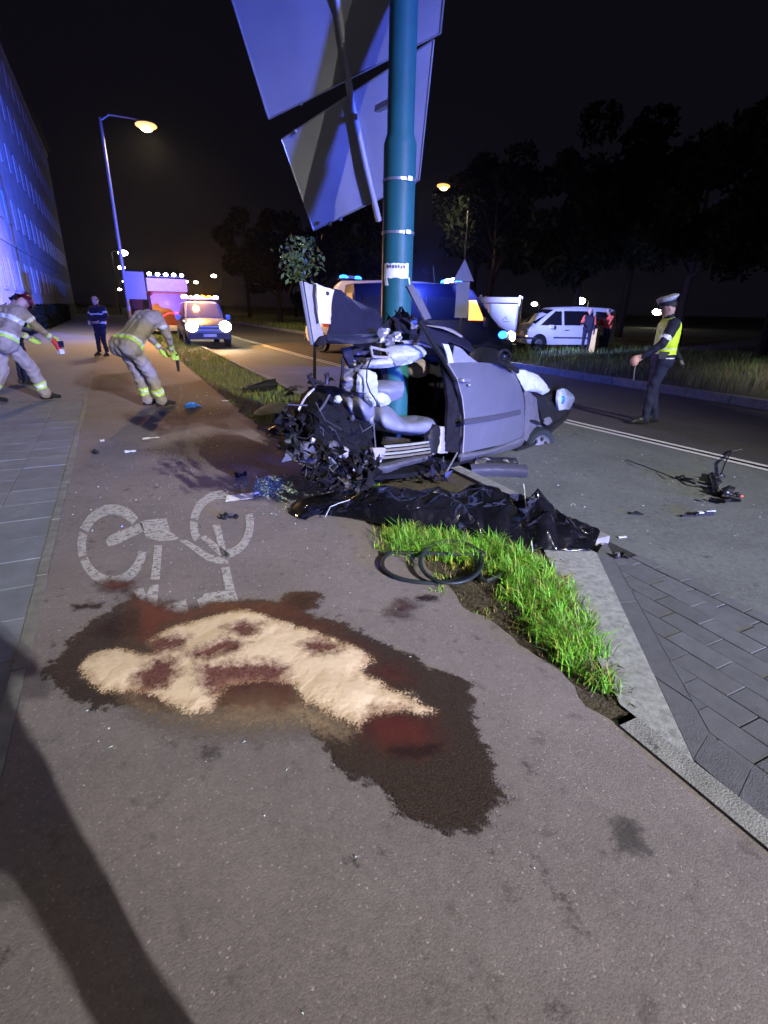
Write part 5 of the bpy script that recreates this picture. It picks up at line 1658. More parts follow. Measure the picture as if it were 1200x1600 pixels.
# inside of the cabin: floor, far side, rear wall
part(MB().surf([[C(540, 580, 1.05), C(640, 560, 1.15), C(760, 560, 1.1)], [C(530, 650, 1.0), C(640, 650, 1.1), C(760, 640, 1.1)], [C(530, 715, .9), C(640, 705, .95), C(760, 690, .95)]], 14, 12, thk(.04), .02), 'far_side_lining', M['cabin'])
part(MB().surf([[C(560, 700, .95), C(660, 690, .95), C(760, 680, .95)], [C(560, 745, .06), C(660, 735, .06), C(740, 715, .06)]], 14, 10, (0, 0, -.04), .01), 'cabin_floor', M['cabin'])
part(MB().surf([[C(700, 575, .5), C(720, 570, .14)], [C(712, 640, .5), C(724, 640, .12)], [C(700, 705, .5), C(722, 700, .10)]], 8, 10, CU * .04, .01), 'footwell', M['cabin'])
part(MB().surf([[C(590, 555, .8), C(640, 552, .85), C(700, 560, .85)], [C(600, 600, .75), C(650, 590, .75), C(705, 600, .7)]], 10, 8, thk(.03), .015), 'rear_lining', M['cabin'])
# crumpled foil hanging below the sill, stones and scraps under it
mb = MB()
for k in range(22):
    c_ = C(*ZC(rnd.uniform(740, 890), rnd.uniform(800, 985)), rnd.uniform(-.12, .02))
    mb.prism([c_ + np.array((rnd.gauss(0, .035), rnd.gauss(0, .03), rnd.gauss(0, .03))) for _ in range(4)], thk(.006))
part(mb, 'crumpled_film', M['darkpaint'], smooth=False)
part(MB().surf(rows(ZC, [[(300, 930, .3), (500, 890, .3), (720, 850, .3)], [(300, 1010, .28), (500, 1000, .28), (720, 960, .28)]]), 10, 6, thk(.05), .03), 'under_body', M['black'], smooth=False)

# ---------------------------------------------------------------- torn rear end, heaped to the left
hp = G(505, 750)
heap = empty('torn_rear_end', (hp[0], hp[1], 0), 0, 'black mangled rear end of the car heaped on the verge left of the seat', 'wreckage')


def hpart(mb, name, mat, smooth=False):
    return mb.build(name, mat, heap, smooth=smooth, world=True)


def shard(c_, s, n=5, flatk=.25):
    d = rng.normal(size=3); d /= np.linalg.norm(d)
    u = np.cross(d, (0.3, .2, 1)); u /= np.linalg.norm(u); v = np.cross(d, u)
    q = []
    for k in range(n):
        a = 6.283 * k / n + rnd.uniform(-.4, .4)
        q.append(c_ + s * rnd.uniform(.6, 1.2) * (u * math.cos(a) + v * math.sin(a) * .7) + d * rnd.gauss(0, s * flatk))
    return MB().add(q + [c_ + d * s * .3] + [p - d * .02 for p in q], [(i, (i + 1) % n, n) for i in range(n)] + [((i + 1) % n, i, n + 1 + i, n + 1 + (i + 1) % n) for i in range(n)] + [tuple(range(2 * n, n, -1))])


# the big dark boot lining dome
hpart(MB().surf([[C(*ZD(*p), o_) for p, o_ in r] for r in (
    [((480, 330), .7), ((560, 270), .7), ((680, 260), .7), ((800, 280), .7), ((880, 350), .6)], [((400, 480), .5), ((540, 440), .35), ((680, 420), .3), ((820, 430), .35), ((930, 500), .4)],
    [((400, 640), .5), ((540, 600), .25), ((700, 590), .2), ((860, 600), .22), ((1080, 620), .3)], [((420, 780), .4), ((560, 760), .2), ((740, 750), .15), ((900, 760), .18), ((1090, 760), .25)],
    [((520, 900), .3), ((640, 900), .15), ((780, 900), .1), ((940, 920), .12), ((1110, 930), .2)])], 30, 30, thk(.04), .022), 'boot_lining', M['cabin'], True)
hpart(MB().surf([[C(*ZD(*p), .12) for p in ((900, 880), (1000, 900), (1090, 900))], [C(*ZD(*p), .05) for p in ((940, 980), (1020, 990), (1110, 990))], [C(*ZD(*p), .08) for p in ((980, 1080), (1050, 1100), (1112, 1080))]], 10, 10, thk(.03), .012), 'folded_panel', M['darkpaint'], True)
for pts, r_, m_ in (([(555, 270), (510, 195), (500, 170), (525, 145)], .012, 'black'), ([(490, 160), (500, 185), (560, 215), (630, 240)], .014, 'black'), ([(660, 240), (665, 185), (655, 155), (680, 150)], .014, 'black'),
                    ([(545, 285), (490, 330), (440, 400), (400, 490)], .008, 'pale'), ([(540, 290), (470, 360), (425, 430), (398, 480)], .006, 'whitecloth'), ([(810, 0), (815, 90), (805, 190), (815, 260)], .012, 'black'),
                    ([(690, 340), (640, 430), (590, 500)], .01, 'trim'), ([(290, 430), (400, 440), (480, 440)], .006, 'trim'), ([(250, 520), (320, 540), (370, 575)], .008, 'scrap'), ([(650, 880), (720, 960), (760, 1010)], .01, 'rim'),
                    ([(880, 1010), (930, 1060), (960, 1110)], .008, 'pale'), ([(700, 870), (690, 930), (640, 1000)], .012, 'black')):
    off = .25 if pts[0][1] < 400 else .02
    hpart(MB().tube([C(*ZD(*p), off) for p in pts], r_, 7), 'bent_tube', M[m_], True)
for k in range(90):
    for _ in range(50):
        x, y = rnd.uniform(230, 1120), rnd.uniform(270, 1240)
        # the heap's outline: a slanted band from upper left to lower right
        if y < 250 + .2 * abs(x - 500) - 30 * (x > 700): continue
        if x < 420 and y > 560 + (x - 200) * 1.6: continue
        if x < 560 and y < 520: continue
        if x < 480 and y < 700 and rnd.random() < .5: continue
        if x < 640 and y > 930 + (x - 300) * .9: continue
        if x > 420 and y < 860: continue
        break
    mname = rnd.choice(['scrapblack', 'scrapblack', 'scrapblack', 'blackcloth', 'blackcloth', 'scrapblack', 'scrap', 'rubber'])
    s_ = rnd.uniform(.015, .05)
    c_ = C(*ZD(x, y), rnd.uniform(-.05, .35) if y < 800 else rnd.uniform(-.12, .15))
    c_[2] = max(c_[2], .02)
    if k % 6:
        ax_ = rng.normal(size=3); ax_ /= np.linalg.norm(ax_); bx2 = np.cross(ax_, rng.normal(size=3)); bx2 /= np.linalg.norm(bx2); nx_ = np.cross(ax_, bx2)
        s_ *= 1.5
        hpart(MB().surf([[c_ + s_ * ((i - 1.5) * .6 * ax_ + (j - 1) * .7 * bx2 + rnd.gauss(0, .35) * nx_) for i in range(4)] for j in range(3)], 9, 7, nx_ * .006, .005), rnd.choice(['crumpled_panel', 'torn_lining']), M[mname], True)
    else:
        hpart(shard(c_, s_, rnd.choice([4, 5, 6])), 'plastic_shard', M[mname])
for (x, y, r_, m_) in ((455, 880, .075, 'trim'), (520, 930, .05, 'trim'), (820, 880, .045, 'pale'), (770, 880, .03, 'rim'), (840, 1180, .05, 'scrap'), (720, 830, .045, 'trim'), (770, 385, .03, 'airbag'), (310, 910, .04, 'scrap'), (330, 780, .04, 'black'), (900, 560, .025, 'trim'), (690, 930, .012, 'pale'), (530, 770, .02, 'rim')):
    c_ = C(*ZD(x, y), .0 if y > 700 else .2)
    hpart(MB().ell(c_, (r_, r_ * .8, r_ * .9), 10, 7, jit=.22), 'broken_casting', M[m_])
mb = MB()
for k in range(260):
    x, y = rnd.uniform(300, 1120), rnd.uniform(560, 1240)
    if x > 420 and y < 840: continue
    if x < 640 and y > 930 + (x - 300) * .9: continue
    if x < 300 and y > 560 + (x - 150) * 1.6: continue
    c_ = C(*ZD(x, y), rnd.uniform(-.1, .1)); c_[2] = max(c_[2], .015)
    q = [c_ + rng.normal(size=3) * .022 for _ in range(3)]
    mb.prism(q, (0, .004, .006), rnd.choice([0, 0, 0, 1, 2]))
for k in range(34):      # low dark scraps trailing out over the grass to the left
    g_ = G(rnd.uniform(418, 520), rnd.uniform(598, 700))
    if g_[0] < 1.66 and rnd.random() < .6: continue
    shp = rng.normal(size=3)
    hpart(MB().surf([[g_ + np.array(((i - 1) * .07 + rnd.gauss(0, .02), (j - 1) * .06 + rnd.gauss(0, .02), .03 + abs(rnd.gauss(0, .05)))) for i in range(3)] for j in range(3)], 7, 7, (0, 0, -.006), .006), 'crumpled_panel', M[rnd.choice(['scrapblack', 'blackcloth', 'rubber', 'scrapblack', 'scrap'])], True)
o = hpart(mb, 'loose_scraps', [M['scrapblack'], M['scrap'], M['trim']]); o['kind'] = 'stuff'
mb = MB()
for k in range(9):
    a = C(*ZD(rnd.uniform(350, 1050), rnd.uniform(620, 1100)), rnd.uniform(-.05, .1)); b_ = a + rng.normal(size=3) * .06; c2 = b_ + rng.normal(size=3) * .05
    for q in (a, b_, c2): q[2] = max(q[2], .02)
    mb.tube([a, (a + b_) / 2 + rng.normal(size=3) * .04, b_, c2], .004, 5, rnd.choice([0, 0, 1]))
hpart(mb, 'loose_wires', [M['black'], M['trim']])

# cream upholstery piece on the grass at the far left of the heap
c_ = G(421, 645); t = empty('torn_upholstery', (c_[0], c_[1], 0), 0, 'bright cream torn upholstery piece lying on the grass left of the wreck', 'debris')
MB().surf([[np.array((-.24, .0, .03)), np.array((-.05, .05, .12)), np.array((.2, .0, .16)), np.array((.30, -.05, .12))], [np.array((-.27, -.08, .02)), np.array((-.05, -.1, .10)), np.array((.18, -.1, .13)), np.array((.26, -.12, .05))], [np.array((-.2, -.14, .0)), np.array((0, -.16, .02)), np.array((.15, -.16, .02)), np.array((.2, -.18, .01))]], 16, 10, (0, .02, -.015), .008).build('cloth', M['whitecloth'], t, smooth=True)
c_ = G(405, 612); t = empty('torn_bumper', (c_[0], c_[1], 0), .3, 'black bumper fragment lying in the verge grass behind the cream piece', 'debris')
MB().surf([[np.array((x, .05 * x * x, .18 + .05 * math.sin(5 * x))) for x in (-.35, -.1, .15, .4)], [np.array((x, -.06 + .05 * x * x, .12)) for x in (-.35, -.1, .15, .4)], [np.array((x, -.02, 0)) for x in (-.35, -.1, .15, .4)]], 14, 8, (0, .03, 0), .012).build('shell', M['black'], t, smooth=True)

# black bumper strip under the sill
c_ = G(778, 732); t = empty('loose_bumper', (c_[0], c_[1], -.1), -.42, 'black curved bumper strip lying on the road under the door', 'debris')
MB().surf([[np.array((x, .06 - .5 * x * x, .13)) for x in (-.30, -.1, .1, .32)], [np.array((x, -.01 - .5 * x * x, .09)) for x in (-.30, -.1, .1, .32)], [np.array((x, .02 - .5 * x * x, .0)) for x in (-.30, -.1, .1, .32)]], 16, 8, (0, .03, .005), .004).build('shell', M['trim'], t, smooth=True)
MB().surf([[np.array((x, .20, .16)) for x in (-.25, 0, .25)], [np.array((x, .12, .03)) for x in (-.3, 0, .3)]], 10, 6, (0, .04, 0), .03).build('torn_liner', M['black'], t)


# ================================================================== BLACK SHEET, RUBBER SEAL, DEBRIS
near_e = [G(*q) for q in ((466, 806), (510, 806), (570, 815), (632, 830), (700, 835), (760, 845), (830, 857), (880, 862), (922, 860))]
far_e = [G(*q) for q in ((470, 790), (540, 783), (600, 780), (660, 775), (720, 775), (780, 778), (830, 790), (880, 805), (936, 830))]
crest = [.02, .06, .11, .17, .18, .20, .18, .11, .03]
nu, nv = 27, 10
a_ = _resamp(np.array(near_e), nu, 0); b_ = _resamp(np.array(far_e), nu, 0); c_ = _resamp(np.array(crest)[:, None], nu, 0)[:, 0]
fr_ = np.random.default_rng(78)
grid_ = []
for j in range(nv):
    row = []
    for i in range(nu):
        inner = 0 < j < nv - 1 and 0 < i < nu - 1
        v = (j + (fr_.uniform(-.42, .42) if inner else 0)) / (nv - 1)
        iu = min(nu - 1, max(0, i + (fr_.uniform(-.45, .45) if inner else 0)))
        i0 = min(int(iu), nu - 2); ff = iu - i0
        A_ = a_[i0] * (1 - ff) + a_[i0 + 1] * ff; B_ = b_[i0] * (1 - ff) + b_[i0 + 1] * ff; cr = c_[i0] * (1 - ff) + c_[i0 + 1] * ff
        p = A_ * (1 - v) + B_ * v
        prof = math.sin(math.pi * min(1, max(0, v)) ** .85) ** .7 if 0 < v < 1 else 0
        ridge = .055 * math.sin(i * .9 + 2.2 * v + 1.5 * math.sin(i * .37)) + fr_.uniform(-.065, .065)
        z = cr * prof + prof * ridge * min(1, cr / .12)
        row.append((p[0], p[1], max(.010, z + .01) if inner else .006))
    grid_.append(row)
vs = [p for r in grid_ for p in r]
me = bpy.data.meshes.new('plastic_sheet')
fs = []
for j in range(nv - 1):
    for i in range(nu - 1):
        q = (j * nu + i, j * nu + i + 1, (j + 1) * nu + i + 1, (j + 1) * nu + i)
        fs += [(q[0], q[1], q[2]), (q[0], q[2], q[3])] if fr_.random() < .5 else [(q[0], q[1], q[3]), (q[1], q[2], q[3])]
me.from_pydata(vs, [], fs)
me.materials.append(M['tarp'])
me.polygons.foreach_set('use_smooth', [True] * len(me.polygons))
o = bpy.data.objects.new('plastic_sheet', me); col.objects.link(o)
ca = me.attributes.new('crease_edge', 'FLOAT', 'EDGE')
ca.data.foreach_set('value', [fr_.choice([.3, .6, .8, .95, 1]) for _ in me.edges])
sub = o.modifiers.new('folds', 'SUBSURF'); sub.levels = 3; sub.render_levels = 3
tx = bpy.data.textures.new('wrinkle', 'CLOUDS'); tx.noise_scale = .11; tx.noise_depth = 3
dsp = o.modifiers.new('wrinkles', 'DISPLACE'); dsp.texture = tx; dsp.strength = .022; dsp.mid_level = .5; dsp.texture_coords = 'GLOBAL'
so = o.modifiers.new('thickness', 'SOLIDIFY'); so.thickness = .003; so.offset = 1
tag(o, 'crumpled glossy black plastic sheet spread over the verge in front of the wreck', 'plastic sheet')
# loose flaps at both ends of the sheet, its pale cord
def flap(name, q, noise_=.01):
    mb = MB().surf([[G(*p[:2], p[2]) for p in r] for r in q], 12, 8, (0, 0, .004), noise_)
    ob = mb.build(name, M['tarp']); ob.parent = o
    me_ = ob.data; me_.polygons.foreach_set('use_smooth', [True] * len(me_.polygons)); me_.set_sharp_from_angle(angle=math.radians(22))


flap('folded_flap', [[(452, 796, .02), (480, 778, .05), (540, 768, .10), (600, 766, .10)], [(462, 806, .02), (495, 792, .04), (540, 780, .07), (600, 780, .1)], [(478, 812, .01), (508, 800, .02), (545, 790, .05), (600, 790, .08)]])
flap('folded_flap', [[(868, 800, .10), (900, 815, .05), (938, 828, .02)], [(860, 830, .10), (900, 838, .05), (932, 846, .02)], [(862, 856, .02), (890, 858, .015), (922, 860, .012)]])
cd = MB().tube([G(818, 756, .24), G(822, 790, .17), G(828, 820, .08), G(832, 862, .012)], .0035, 6).build('cord', M['paper']); cd.parent = o
cd = MB().tube([G(508, 808, .03), G(516, 792, .07), G(530, 786, .09), G(570, 774, .13)], .004, 6).build('hem', M['airbag']); cd.parent = o  # pale tube, the highlight along a crease put in as colour

pts = []
for k in range(30):
    a = math.radians(200 + k * 13)
    pts.append(G(675 + 78 * math.cos(a), 880 + 30 * math.sin(a) + .02 * k, .02))
for k in range(28):
    a = math.radians(-20 - k * 14)
    pts.append(G(705 + 48 * math.cos(a), 878 + 33 * math.sin(a), .045))
pts += [G(*q, .02) for q in ((752, 905), (775, 902), (790, 895))]
t = empty('rubber_seal', tuple(pts[0] * (1, 1, 0)), 0, 'looped black rubber door seal lying in the grass and on the path edge', 'rubber seal')
MB().tube(_resamp(np.array(pts), 150, 0), .0155, 9, flat=.75).build('hose', M['rubber'], t, smooth=True, world=True)

# broken suspension piece on the road
c_ = G(1115, 770, -.1); t = empty('broken_part', (c_[0], c_[1], -.1), 0, 'broken black mechanical car part with rods lying on the lane near the line', 'debris')
def RB(x, y, z=-.08): return G(880 + x * .26667, 680 + y * .26667, z)


for pts, r_ in (([(370, 145), (470, 180), (560, 215), (650, 250)], .006), ([(660, 245), (760, 260), (880, 290)], .012), ([(690, 255), (780, 285), (880, 310)], .012), ([(920, 240), (950, 160), (985, 95), (1045, 82)], .009),
                ([(870, 230), (890, 290), (900, 350)], .03), ([(860, 380), (940, 388), (1000, 370)], .02)):
    MB().tube([RB(*p, -.085 + .03 * (i % 2)) for i, p in enumerate(pts)], r_, 7).build('bent_rod', M['black'], t, smooth=True, world=True)
for (x, y, r_) in ((905, 270, .055), (960, 345, .075), (900, 330, .05), (1020, 350, .04), (700, 245, .035)):
    MB().ell(RB(x, y, -.06), (r_, r_ * .8, r_ * .6), 10, 7, jit=.25).build('housing', M['black'], t, world=True)
for (x, y, r_) in ((880, 245, .05), (935, 240, .04), (970, 320, .06), (1000, 370, .06), (880, 380, .035)):
    MBs = shard(RB(x, y, -.05), r_, 5); MBs.build('torn_plate', M['black'], t, world=True)
MB().ell(RB(962, 335, -.005), (.014, .014, .01), 8, 6).build('bolt', M['airbag'], t, world=True)
MB().ell(RB(1045, 358, -.05), (.02, .015, .012), 8, 6).build('indicator_lens', M['orange'], t, world=True)
c_ = RB(820, 472, -.1); t = empty('broken_lever_piece', (c_[0], c_[1], -.1), -.25, 'small black and white broken piece lying on the lane below the mechanical part', 'debris')
MB().box((0, 0, .02), (.20, .035, .03)).box((-.16, 0, .012), (.14, .02, .015)).build('grip', M['black'], t)
MB().box((-.04, 0, .037), (.05, .036, .012)).box((.08, .01, .037), (.10, .014, .008)).build('white_face', M['airbag'], t)
c_ = RB(432, 470, -.1); tag(MB().prism([(c_[0] - .05, c_[1] + .03, -.097), (c_[0] + .05, c_[1] - .03, -.097), (c_[0] + .02, c_[1] + .03, -.08)], (0, 0, .012)).build('plastic_chip', M['black']), 'small black plastic chip alone on the grey lane', 'debris')
c_ = RB(345, 600, -.1); tag(MB().box((c_[0], c_[1], -.094), (.075, .018, .008), Matrix.Rotation(-.2, 3, 'Z')).build('white_strip', M['airbag']), 'small white plastic strip on the lane beside the black sheet', 'debris')
c_ = RB(325, 700, 0); t = empty('dark_clod', (c_[0], c_[1], -.02), 0, 'small dark torn clod lying on the corner of the driveway', 'debris')
for k in range(4): shard(np.array((rnd.uniform(-.06, .06), rnd.uniform(-.02, .02), .012)), .03, 5).build('scrap', M['black'], t)
# papers, glove and scraps on the path
c_ = G(375, 779); t = empty('paper_sheet', (c_[0], c_[1], .008), -.25, 'pale bluish crumpled paper sheet lying on the bicycle marking', 'paper')
MB().surf([[np.array((x, y, .006 + .012 * math.sin(7 * x + 3 * y))) for x in (-.12, -.04, .04, .12)] for y in (-.07, 0, .07)], 14, 8, (0, 0, .0015), .002).build('sheet', M['paper'], t, smooth=True)
MB().box((.13, .08, .01), (.07, .03, .012), Matrix.Rotation(.5, 3, 'Z')).build('torn_corner', M['paper'], t)
c_ = G(358, 811); t = empty('black_fragment', (c_[0], c_[1], 0), 0, 'small black broken fragment below the paper sheet on the path', 'debris')
for k in range(7): shard(np.array((rnd.uniform(-.07, .07), rnd.uniform(-.03, .03), .02)), rnd.uniform(.018, .035), 5).build('scrap', M['black'], t)
MB().ell((.02, 0, .035), (.03, .012, .01), 8, 6, jit=.3).build('clip', M['trim'], t)
c_ = G(374, 744); t = empty('dark_fragment', (c_[0], c_[1], 0), 0, 'small dark fragment on the path above the paper sheet', 'debris')
for k in range(5): shard(np.array((rnd.uniform(-.07, .07), rnd.uniform(-.04, .04), .015)), rnd.uniform(.02, .04), 5).build('scrap', M['blackcloth'], t)
c_ = G(299, 637); t = empty('blue_glove', (c_[0], c_[1], 0), .3, 'crumpled bright blue disposable glove lying on the path', 'glove')
MB().ell((0, 0, .04), (.10, .07, .045), 12, 8, jit=.2).build('palm', M['bluecloth'], t)
for k in range(4): MB().tube([(.06, -.03 + .02 * k, .04), (.12, -.04 + .028 * k, .03), (.16, -.05 + .03 * k, .012)], [.016, .014, .01], 7).build('finger', M['bluecloth'], t, smooth=True)
for (px_, py_, ln, lb) in ((236, 686, .20, 'thin white strip of paper lying far up the path'), (204, 707, .12, 'short pale strip lying on the path below the white strip'), (160, 690, .05, 'tiny white scrap by the pavement edge'), (352, 627, .12, 'small pale crumpled scrap at the edge of the verge grass'), (437, 700, .05, 'tiny pale chip beside the heap')):
    c_ = G(px_, py_)
    mb = MB().surf([[np.array((c_[0] + x * ln, c_[1] + y * .03, .008 + .01 * rnd.random())) for x in (-.5, 0, .5)] for y in (-1, 0, 1)], 7, 4, (0, 0, .003), .004)
    tag(mb.build('paper_scrap', M['paper']), lb, 'paper', 'paper scraps on the path')
c_ = G(150, 709); tag(shard(np.array((c_[0], c_[1], .01)), .05, 5).build('dark_scrap', M['black']), 'flat dark scrap on the path near the pavement edge', 'debris')


# crumbled window glass
def crumbs(name, pts, size, mat):
    n = len(pts)
    d = rng.normal(size=(n, 3, 3)) * size[:, None, None]
    d[:, :, 2] = np.abs(d[:, :, 2]) * .6
    V = (pts[:, None, :] + d)
    top = pts[:, None, :] + np.stack([d[:, 0, :] * .2], 1) + np.array((0, 0, 1)) * (size * 1.1)[:, None, None]
    V = np.concatenate([V, top], 1).reshape(-1, 3)
    b_ = np.arange(n)[:, None] * 4
    fs = np.concatenate([b_ + np.array(f) for f in ((0, 1, 3), (1, 2, 3), (2, 0, 3))], 0).tolist()
    me = bpy.data.meshes.new(name); me.from_pydata(V.tolist(), [], fs); me.materials.append(mat)
    ob = bpy.data.objects.new(name, me); col.objects.link(ob)
    return tag(ob, kind='stuff')


n = 5200
gp = np.array([G(x, y)[:2] for x, y in ((410, 770), (400, 750), (440, 742), (490, 745), (505, 768), (480, 785), (440, 782))])
q = np.stack([rng.uniform(gp[:, 0].min() - .2, gp[:, 0].max() + .2, n), rng.uniform(gp[:, 1].min() - .2, gp[:, 1].max() + .2, n)], 1)
s0_ = sdist(q[:, 0], q[:, 1], gp) + .12 * smooth_noise(q[:, 0], q[:, 1], 9, 31)
q = q[(s0_ > -.02) | (rng.uniform(0, 1, n) < .05)]
crumbs('crumbled_glass', np.column_stack([q, np.full(len(q), .004)]), rng.uniform(.003, .008, len(q)), M['greenbits'])
n = 1500
x = rng.normal(.45, .75, n); y = 4.2 + np.abs(rng.normal(0, 2.1, n)) * np.where(rng.uniform(0, 1, n) < .35, -1, 1)
ok = (x > -.6) & (x < 1.6) & (y > .7)
crumbs('glass_specks', np.column_stack([x[ok], y[ok], np.full(ok.sum(), .002)]), rng.uniform(.0015, .0045, ok.sum()), M['glassbits'])
n = 500
x = rng.uniform(3.3, 6.5, n); y = rng.uniform(1.5, 9, n)
crumbs('road_specks', np.column_stack([x, y, np.full(n, -.099)]), rng.uniform(.002, .006, n), M['glassbits'])
n = 900
x = rng.uniform(1.55, 2.9, n); y = rng.uniform(1.0, 5, n)
ok = sdist(x, y, np.array(cl)) > -.05
x, y, n = x[ok], y[ok], int(ok.sum())
crumbs('soil_crumbs', np.column_stack([x, y, np.full(n, -.015)]), rng.uniform(.004, .014, n), M['soil'])


# ================================================================== PEOPLE
def person(label, loc, yaw, J, mats, seg_mat, bands=(), group=None, voxel=.014, cat='person', extra=None, bulk=1.0, hand_r=1.0, suit=0.0, fold=.006):
    """J: joints (x right, y forward, z up). One continuous remeshed body; materials by nearest limb."""
    t = empty('person', loc, yaw, label, cat, group)
    caps = []      # (seg, p0, p1, r0, r1)

    def cap(s, a, b_, r0, r1): caps.append((s, np.array(a, float), np.array(b_, float), r0, r1))
    g = {k: np.array(v, float) for k, v in J.items()}
    k_ = bulk
    sh, hp_ = (g['shR'] - g['shL']), (g['hipR'] - g['hipL'])
    cap('head', g['head'] - (g['head'] - g['neck']) * .12, g['head'] + (g['head'] - g['neck']) * .42, .085, .088)
    fwd = np.cross(g['head'] - g['neck'], sh); fwd = g.get('face', -fwd if fwd[1] < 0 else fwd); fwd = fwd / np.linalg.norm(fwd)
    hu = (g['head'] - g['neck']); hu /= np.linalg.norm(hu)
    cap('head', g['head'] + fwd * .035 - hu * .035, g['head'] + fwd * .045 - hu * .06, .055, .045)           # jaw
    cap('head', g['head'] + fwd * .085 + hu * .02, g['head'] + fwd * .105 - hu * .015, .014, .018)           # nose
    rt_ = np.cross(fwd, hu)
    for s_ in (1, -1):
        cap('head', g['head'] + rt_ * s_ * .086 + hu * .015, g['head'] + rt_ * s_ * .088 - hu * .025, .018, .014)   # ears
    cap('neck', g['neck'], g['head'] - (g['head'] - g['neck']) * .2, .062, .056)
    mid = (g['hipR'] + g['hipL']) / 2
    ch = (g['shR'] + g['shL']) / 2
    for f in (-.5, 0, .5):
        cap('chest', ch + sh * f * .62 + (mid - ch) * .10, ch + sh * f * .55 + (mid - ch) * .55, .115 * k_, .115 * k_)
        cap('belly', ch + sh * f * .5 + (mid - ch) * .5, mid + hp_ * f * .95, .112 * k_, .118 * k_)
    cap('chest', g['neck'] - (g['neck'] - ch) * .2, ch, .075, .10)
    cap('hips', mid - hp_ * .45, mid + hp_ * .45, .125 * k_, .125 * k_)
    if suit:
        dn = (mid - ch) / np.linalg.norm(mid - ch)
        for f in (-.5, 0, .5):
            cap('hem', mid + hp_ * f * 1.1 - dn * .10, mid + hp_ * f * 1.25 + dn * .03, .135 * k_, .150 * k_)
    for S_ in 'LR':
        cap('upper' + S_, g['sh' + S_], g['el' + S_], .074 * k_, .056 * k_)
        cap('fore' + S_, g['el' + S_], g['wr' + S_], .054 * k_, .038 * k_)
        d = g['wr' + S_] - g['el' + S_]; d /= np.linalg.norm(d)
        side = g.get('palm' + S_, np.array((0, 1.0, 0))); side = side - d * np.dot(side, d); side /= np.linalg.norm(side) + 1e-9
        nrm = np.cross(d, side)
        cap('hand' + S_, g['wr' + S_] + side * .015, g['wr' + S_] + d * .09 + side * .018, .030 * hand_r, .026 * hand_r)
        cap('hand' + S_, g['wr' + S_] - side * .015, g['wr' + S_] + d * .09 - side * .018, .028 * hand_r, .024 * hand_r)
        for fi, (o_, ln) in enumerate(((.034, .072), (.012, .082), (-.011, .076), (-.033, .060))):
            a = g['wr' + S_] + d * .09 + side * o_
            b1_ = a + d * ln * .5 + nrm * .012
            b2_ = b1_ + d * ln * .35 + nrm * .03
            cap('hand' + S_, a, b1_, .0115 * hand_r, .0105 * hand_r); cap('hand' + S_, b1_, b2_, .0105 * hand_r, .009 * hand_r)
        a = g['wr' + S_] + d * .025 + side * .035
        cap('hand' + S_, a, a + d * .05 + side * .03 + nrm * .015, .014 * hand_r, .011 * hand_r)
        cap('thigh' + S_, g['hip' + S_], g['kn' + S_], .098 * k_, (.070 + .018 * suit) * k_)
        cap('shin' + S_, g['kn' + S_], g['an' + S_] + (0, 0, .02 * suit), (.068 + .016 * suit) * k_, (.052 + .026 * suit) * k_)
        ft = g['toe' + S_] - g['an' + S_]
        cap('foot' + S_, g['an' + S_] + (0, 0, -.02), g['an' + S_] + ft * .45 + (0, 0, .012), .050, .048)
        cap('foot' + S_, g['an' + S_] + ft * .3, g['toe' + S_], .046, .036)
        hl_ = g['an' + S_] - ft * .22; hl_[2] = min(hl_[2], g['toe' + S_][2] + .01)
        cap('foot' + S_, hl_, g['an' + S_] + ft * .4 + (0, 0, -.035), .040, .036)
    mb = MB()
    for s_, a, b_, r0, r1 in caps:
        ax = b_ - a; L_ = np.linalg.norm(ax) + 1e-6; ax = ax / L_
        P_, R_ = [], []
        for q in np.linspace(-90, 0, 5): P_.append(a + ax * r0 * math.sin(math.radians(q))); R_.append(max(.001, r0 * math.cos(math.radians(q))))
        for q in np.linspace(0, 90, 5): P_.append(b_ + ax * r1 * math.sin(math.radians(q))); R_.append(max(.001, r1 * math.cos(math.radians(q))))
        # tube() needs distinct points
        P2, R2 = [P_[0]], [R_[0]]
        for p, r_ in zip(P_[1:], R_[1:]):
            if np.linalg.norm(p - P2[-1]) > 1e-4: P2.append(p); R2.append(r_)
        # fixed frame lathe along ax
        u = np.cross(ax, (0, 0, 1.0) if abs(ax[2]) < .9 else (1.0, 0, 0)); u /= np.linalg.norm(u); v = np.cross(ax, u)
        vs, fs = [], []
        for p, r_ in zip(P2, R2):
            vs += [p + r_ * (u * math.cos(2 * math.pi * k / 12) + v * math.sin(2 * math.pi * k / 12)) for k in range(12)]
        for i in range(len(P2) - 1):
            for k in range(12): fs.append((i * 12 + k, i * 12 + (k + 1) % 12, (i + 1) * 12 + (k + 1) % 12, (i + 1) * 12 + k))
        fs += [tuple(range(11, -1, -1)), tuple((len(P2) - 1) * 12 + k for k in range(12))]
        mb.add(vs, fs)
    tmp = mb.build('body_raw', M['skin'])
    md = tmp.modifiers.new('r', 'REMESH'); md.mode = 'VOXEL'; md.voxel_size = voxel
    ms = tmp.modifiers.new('s', 'SMOOTH'); ms.iterations = 3; ms.factor = .5
    dg = bpy.context.evaluated_depsgraph_get()
    me = bpy.data.meshes.new_from_object(tmp.evaluated_get(dg))
    bpy.data.objects.remove(tmp)
    me.name = 'body'
    n = len(me.polygons)
    cen = np.zeros(n * 3); me.polygons.foreach_get('center', cen); cen = cen.reshape(-1, 3)
    # cloth folds
    vco = np.zeros(len(me.vertices) * 3); me.vertices.foreach_get('co', vco); vco = vco.reshape(-1, 3)
    best = np.full(n, 1e9); who = np.zeros(n, int); tt = np.zeros(n)
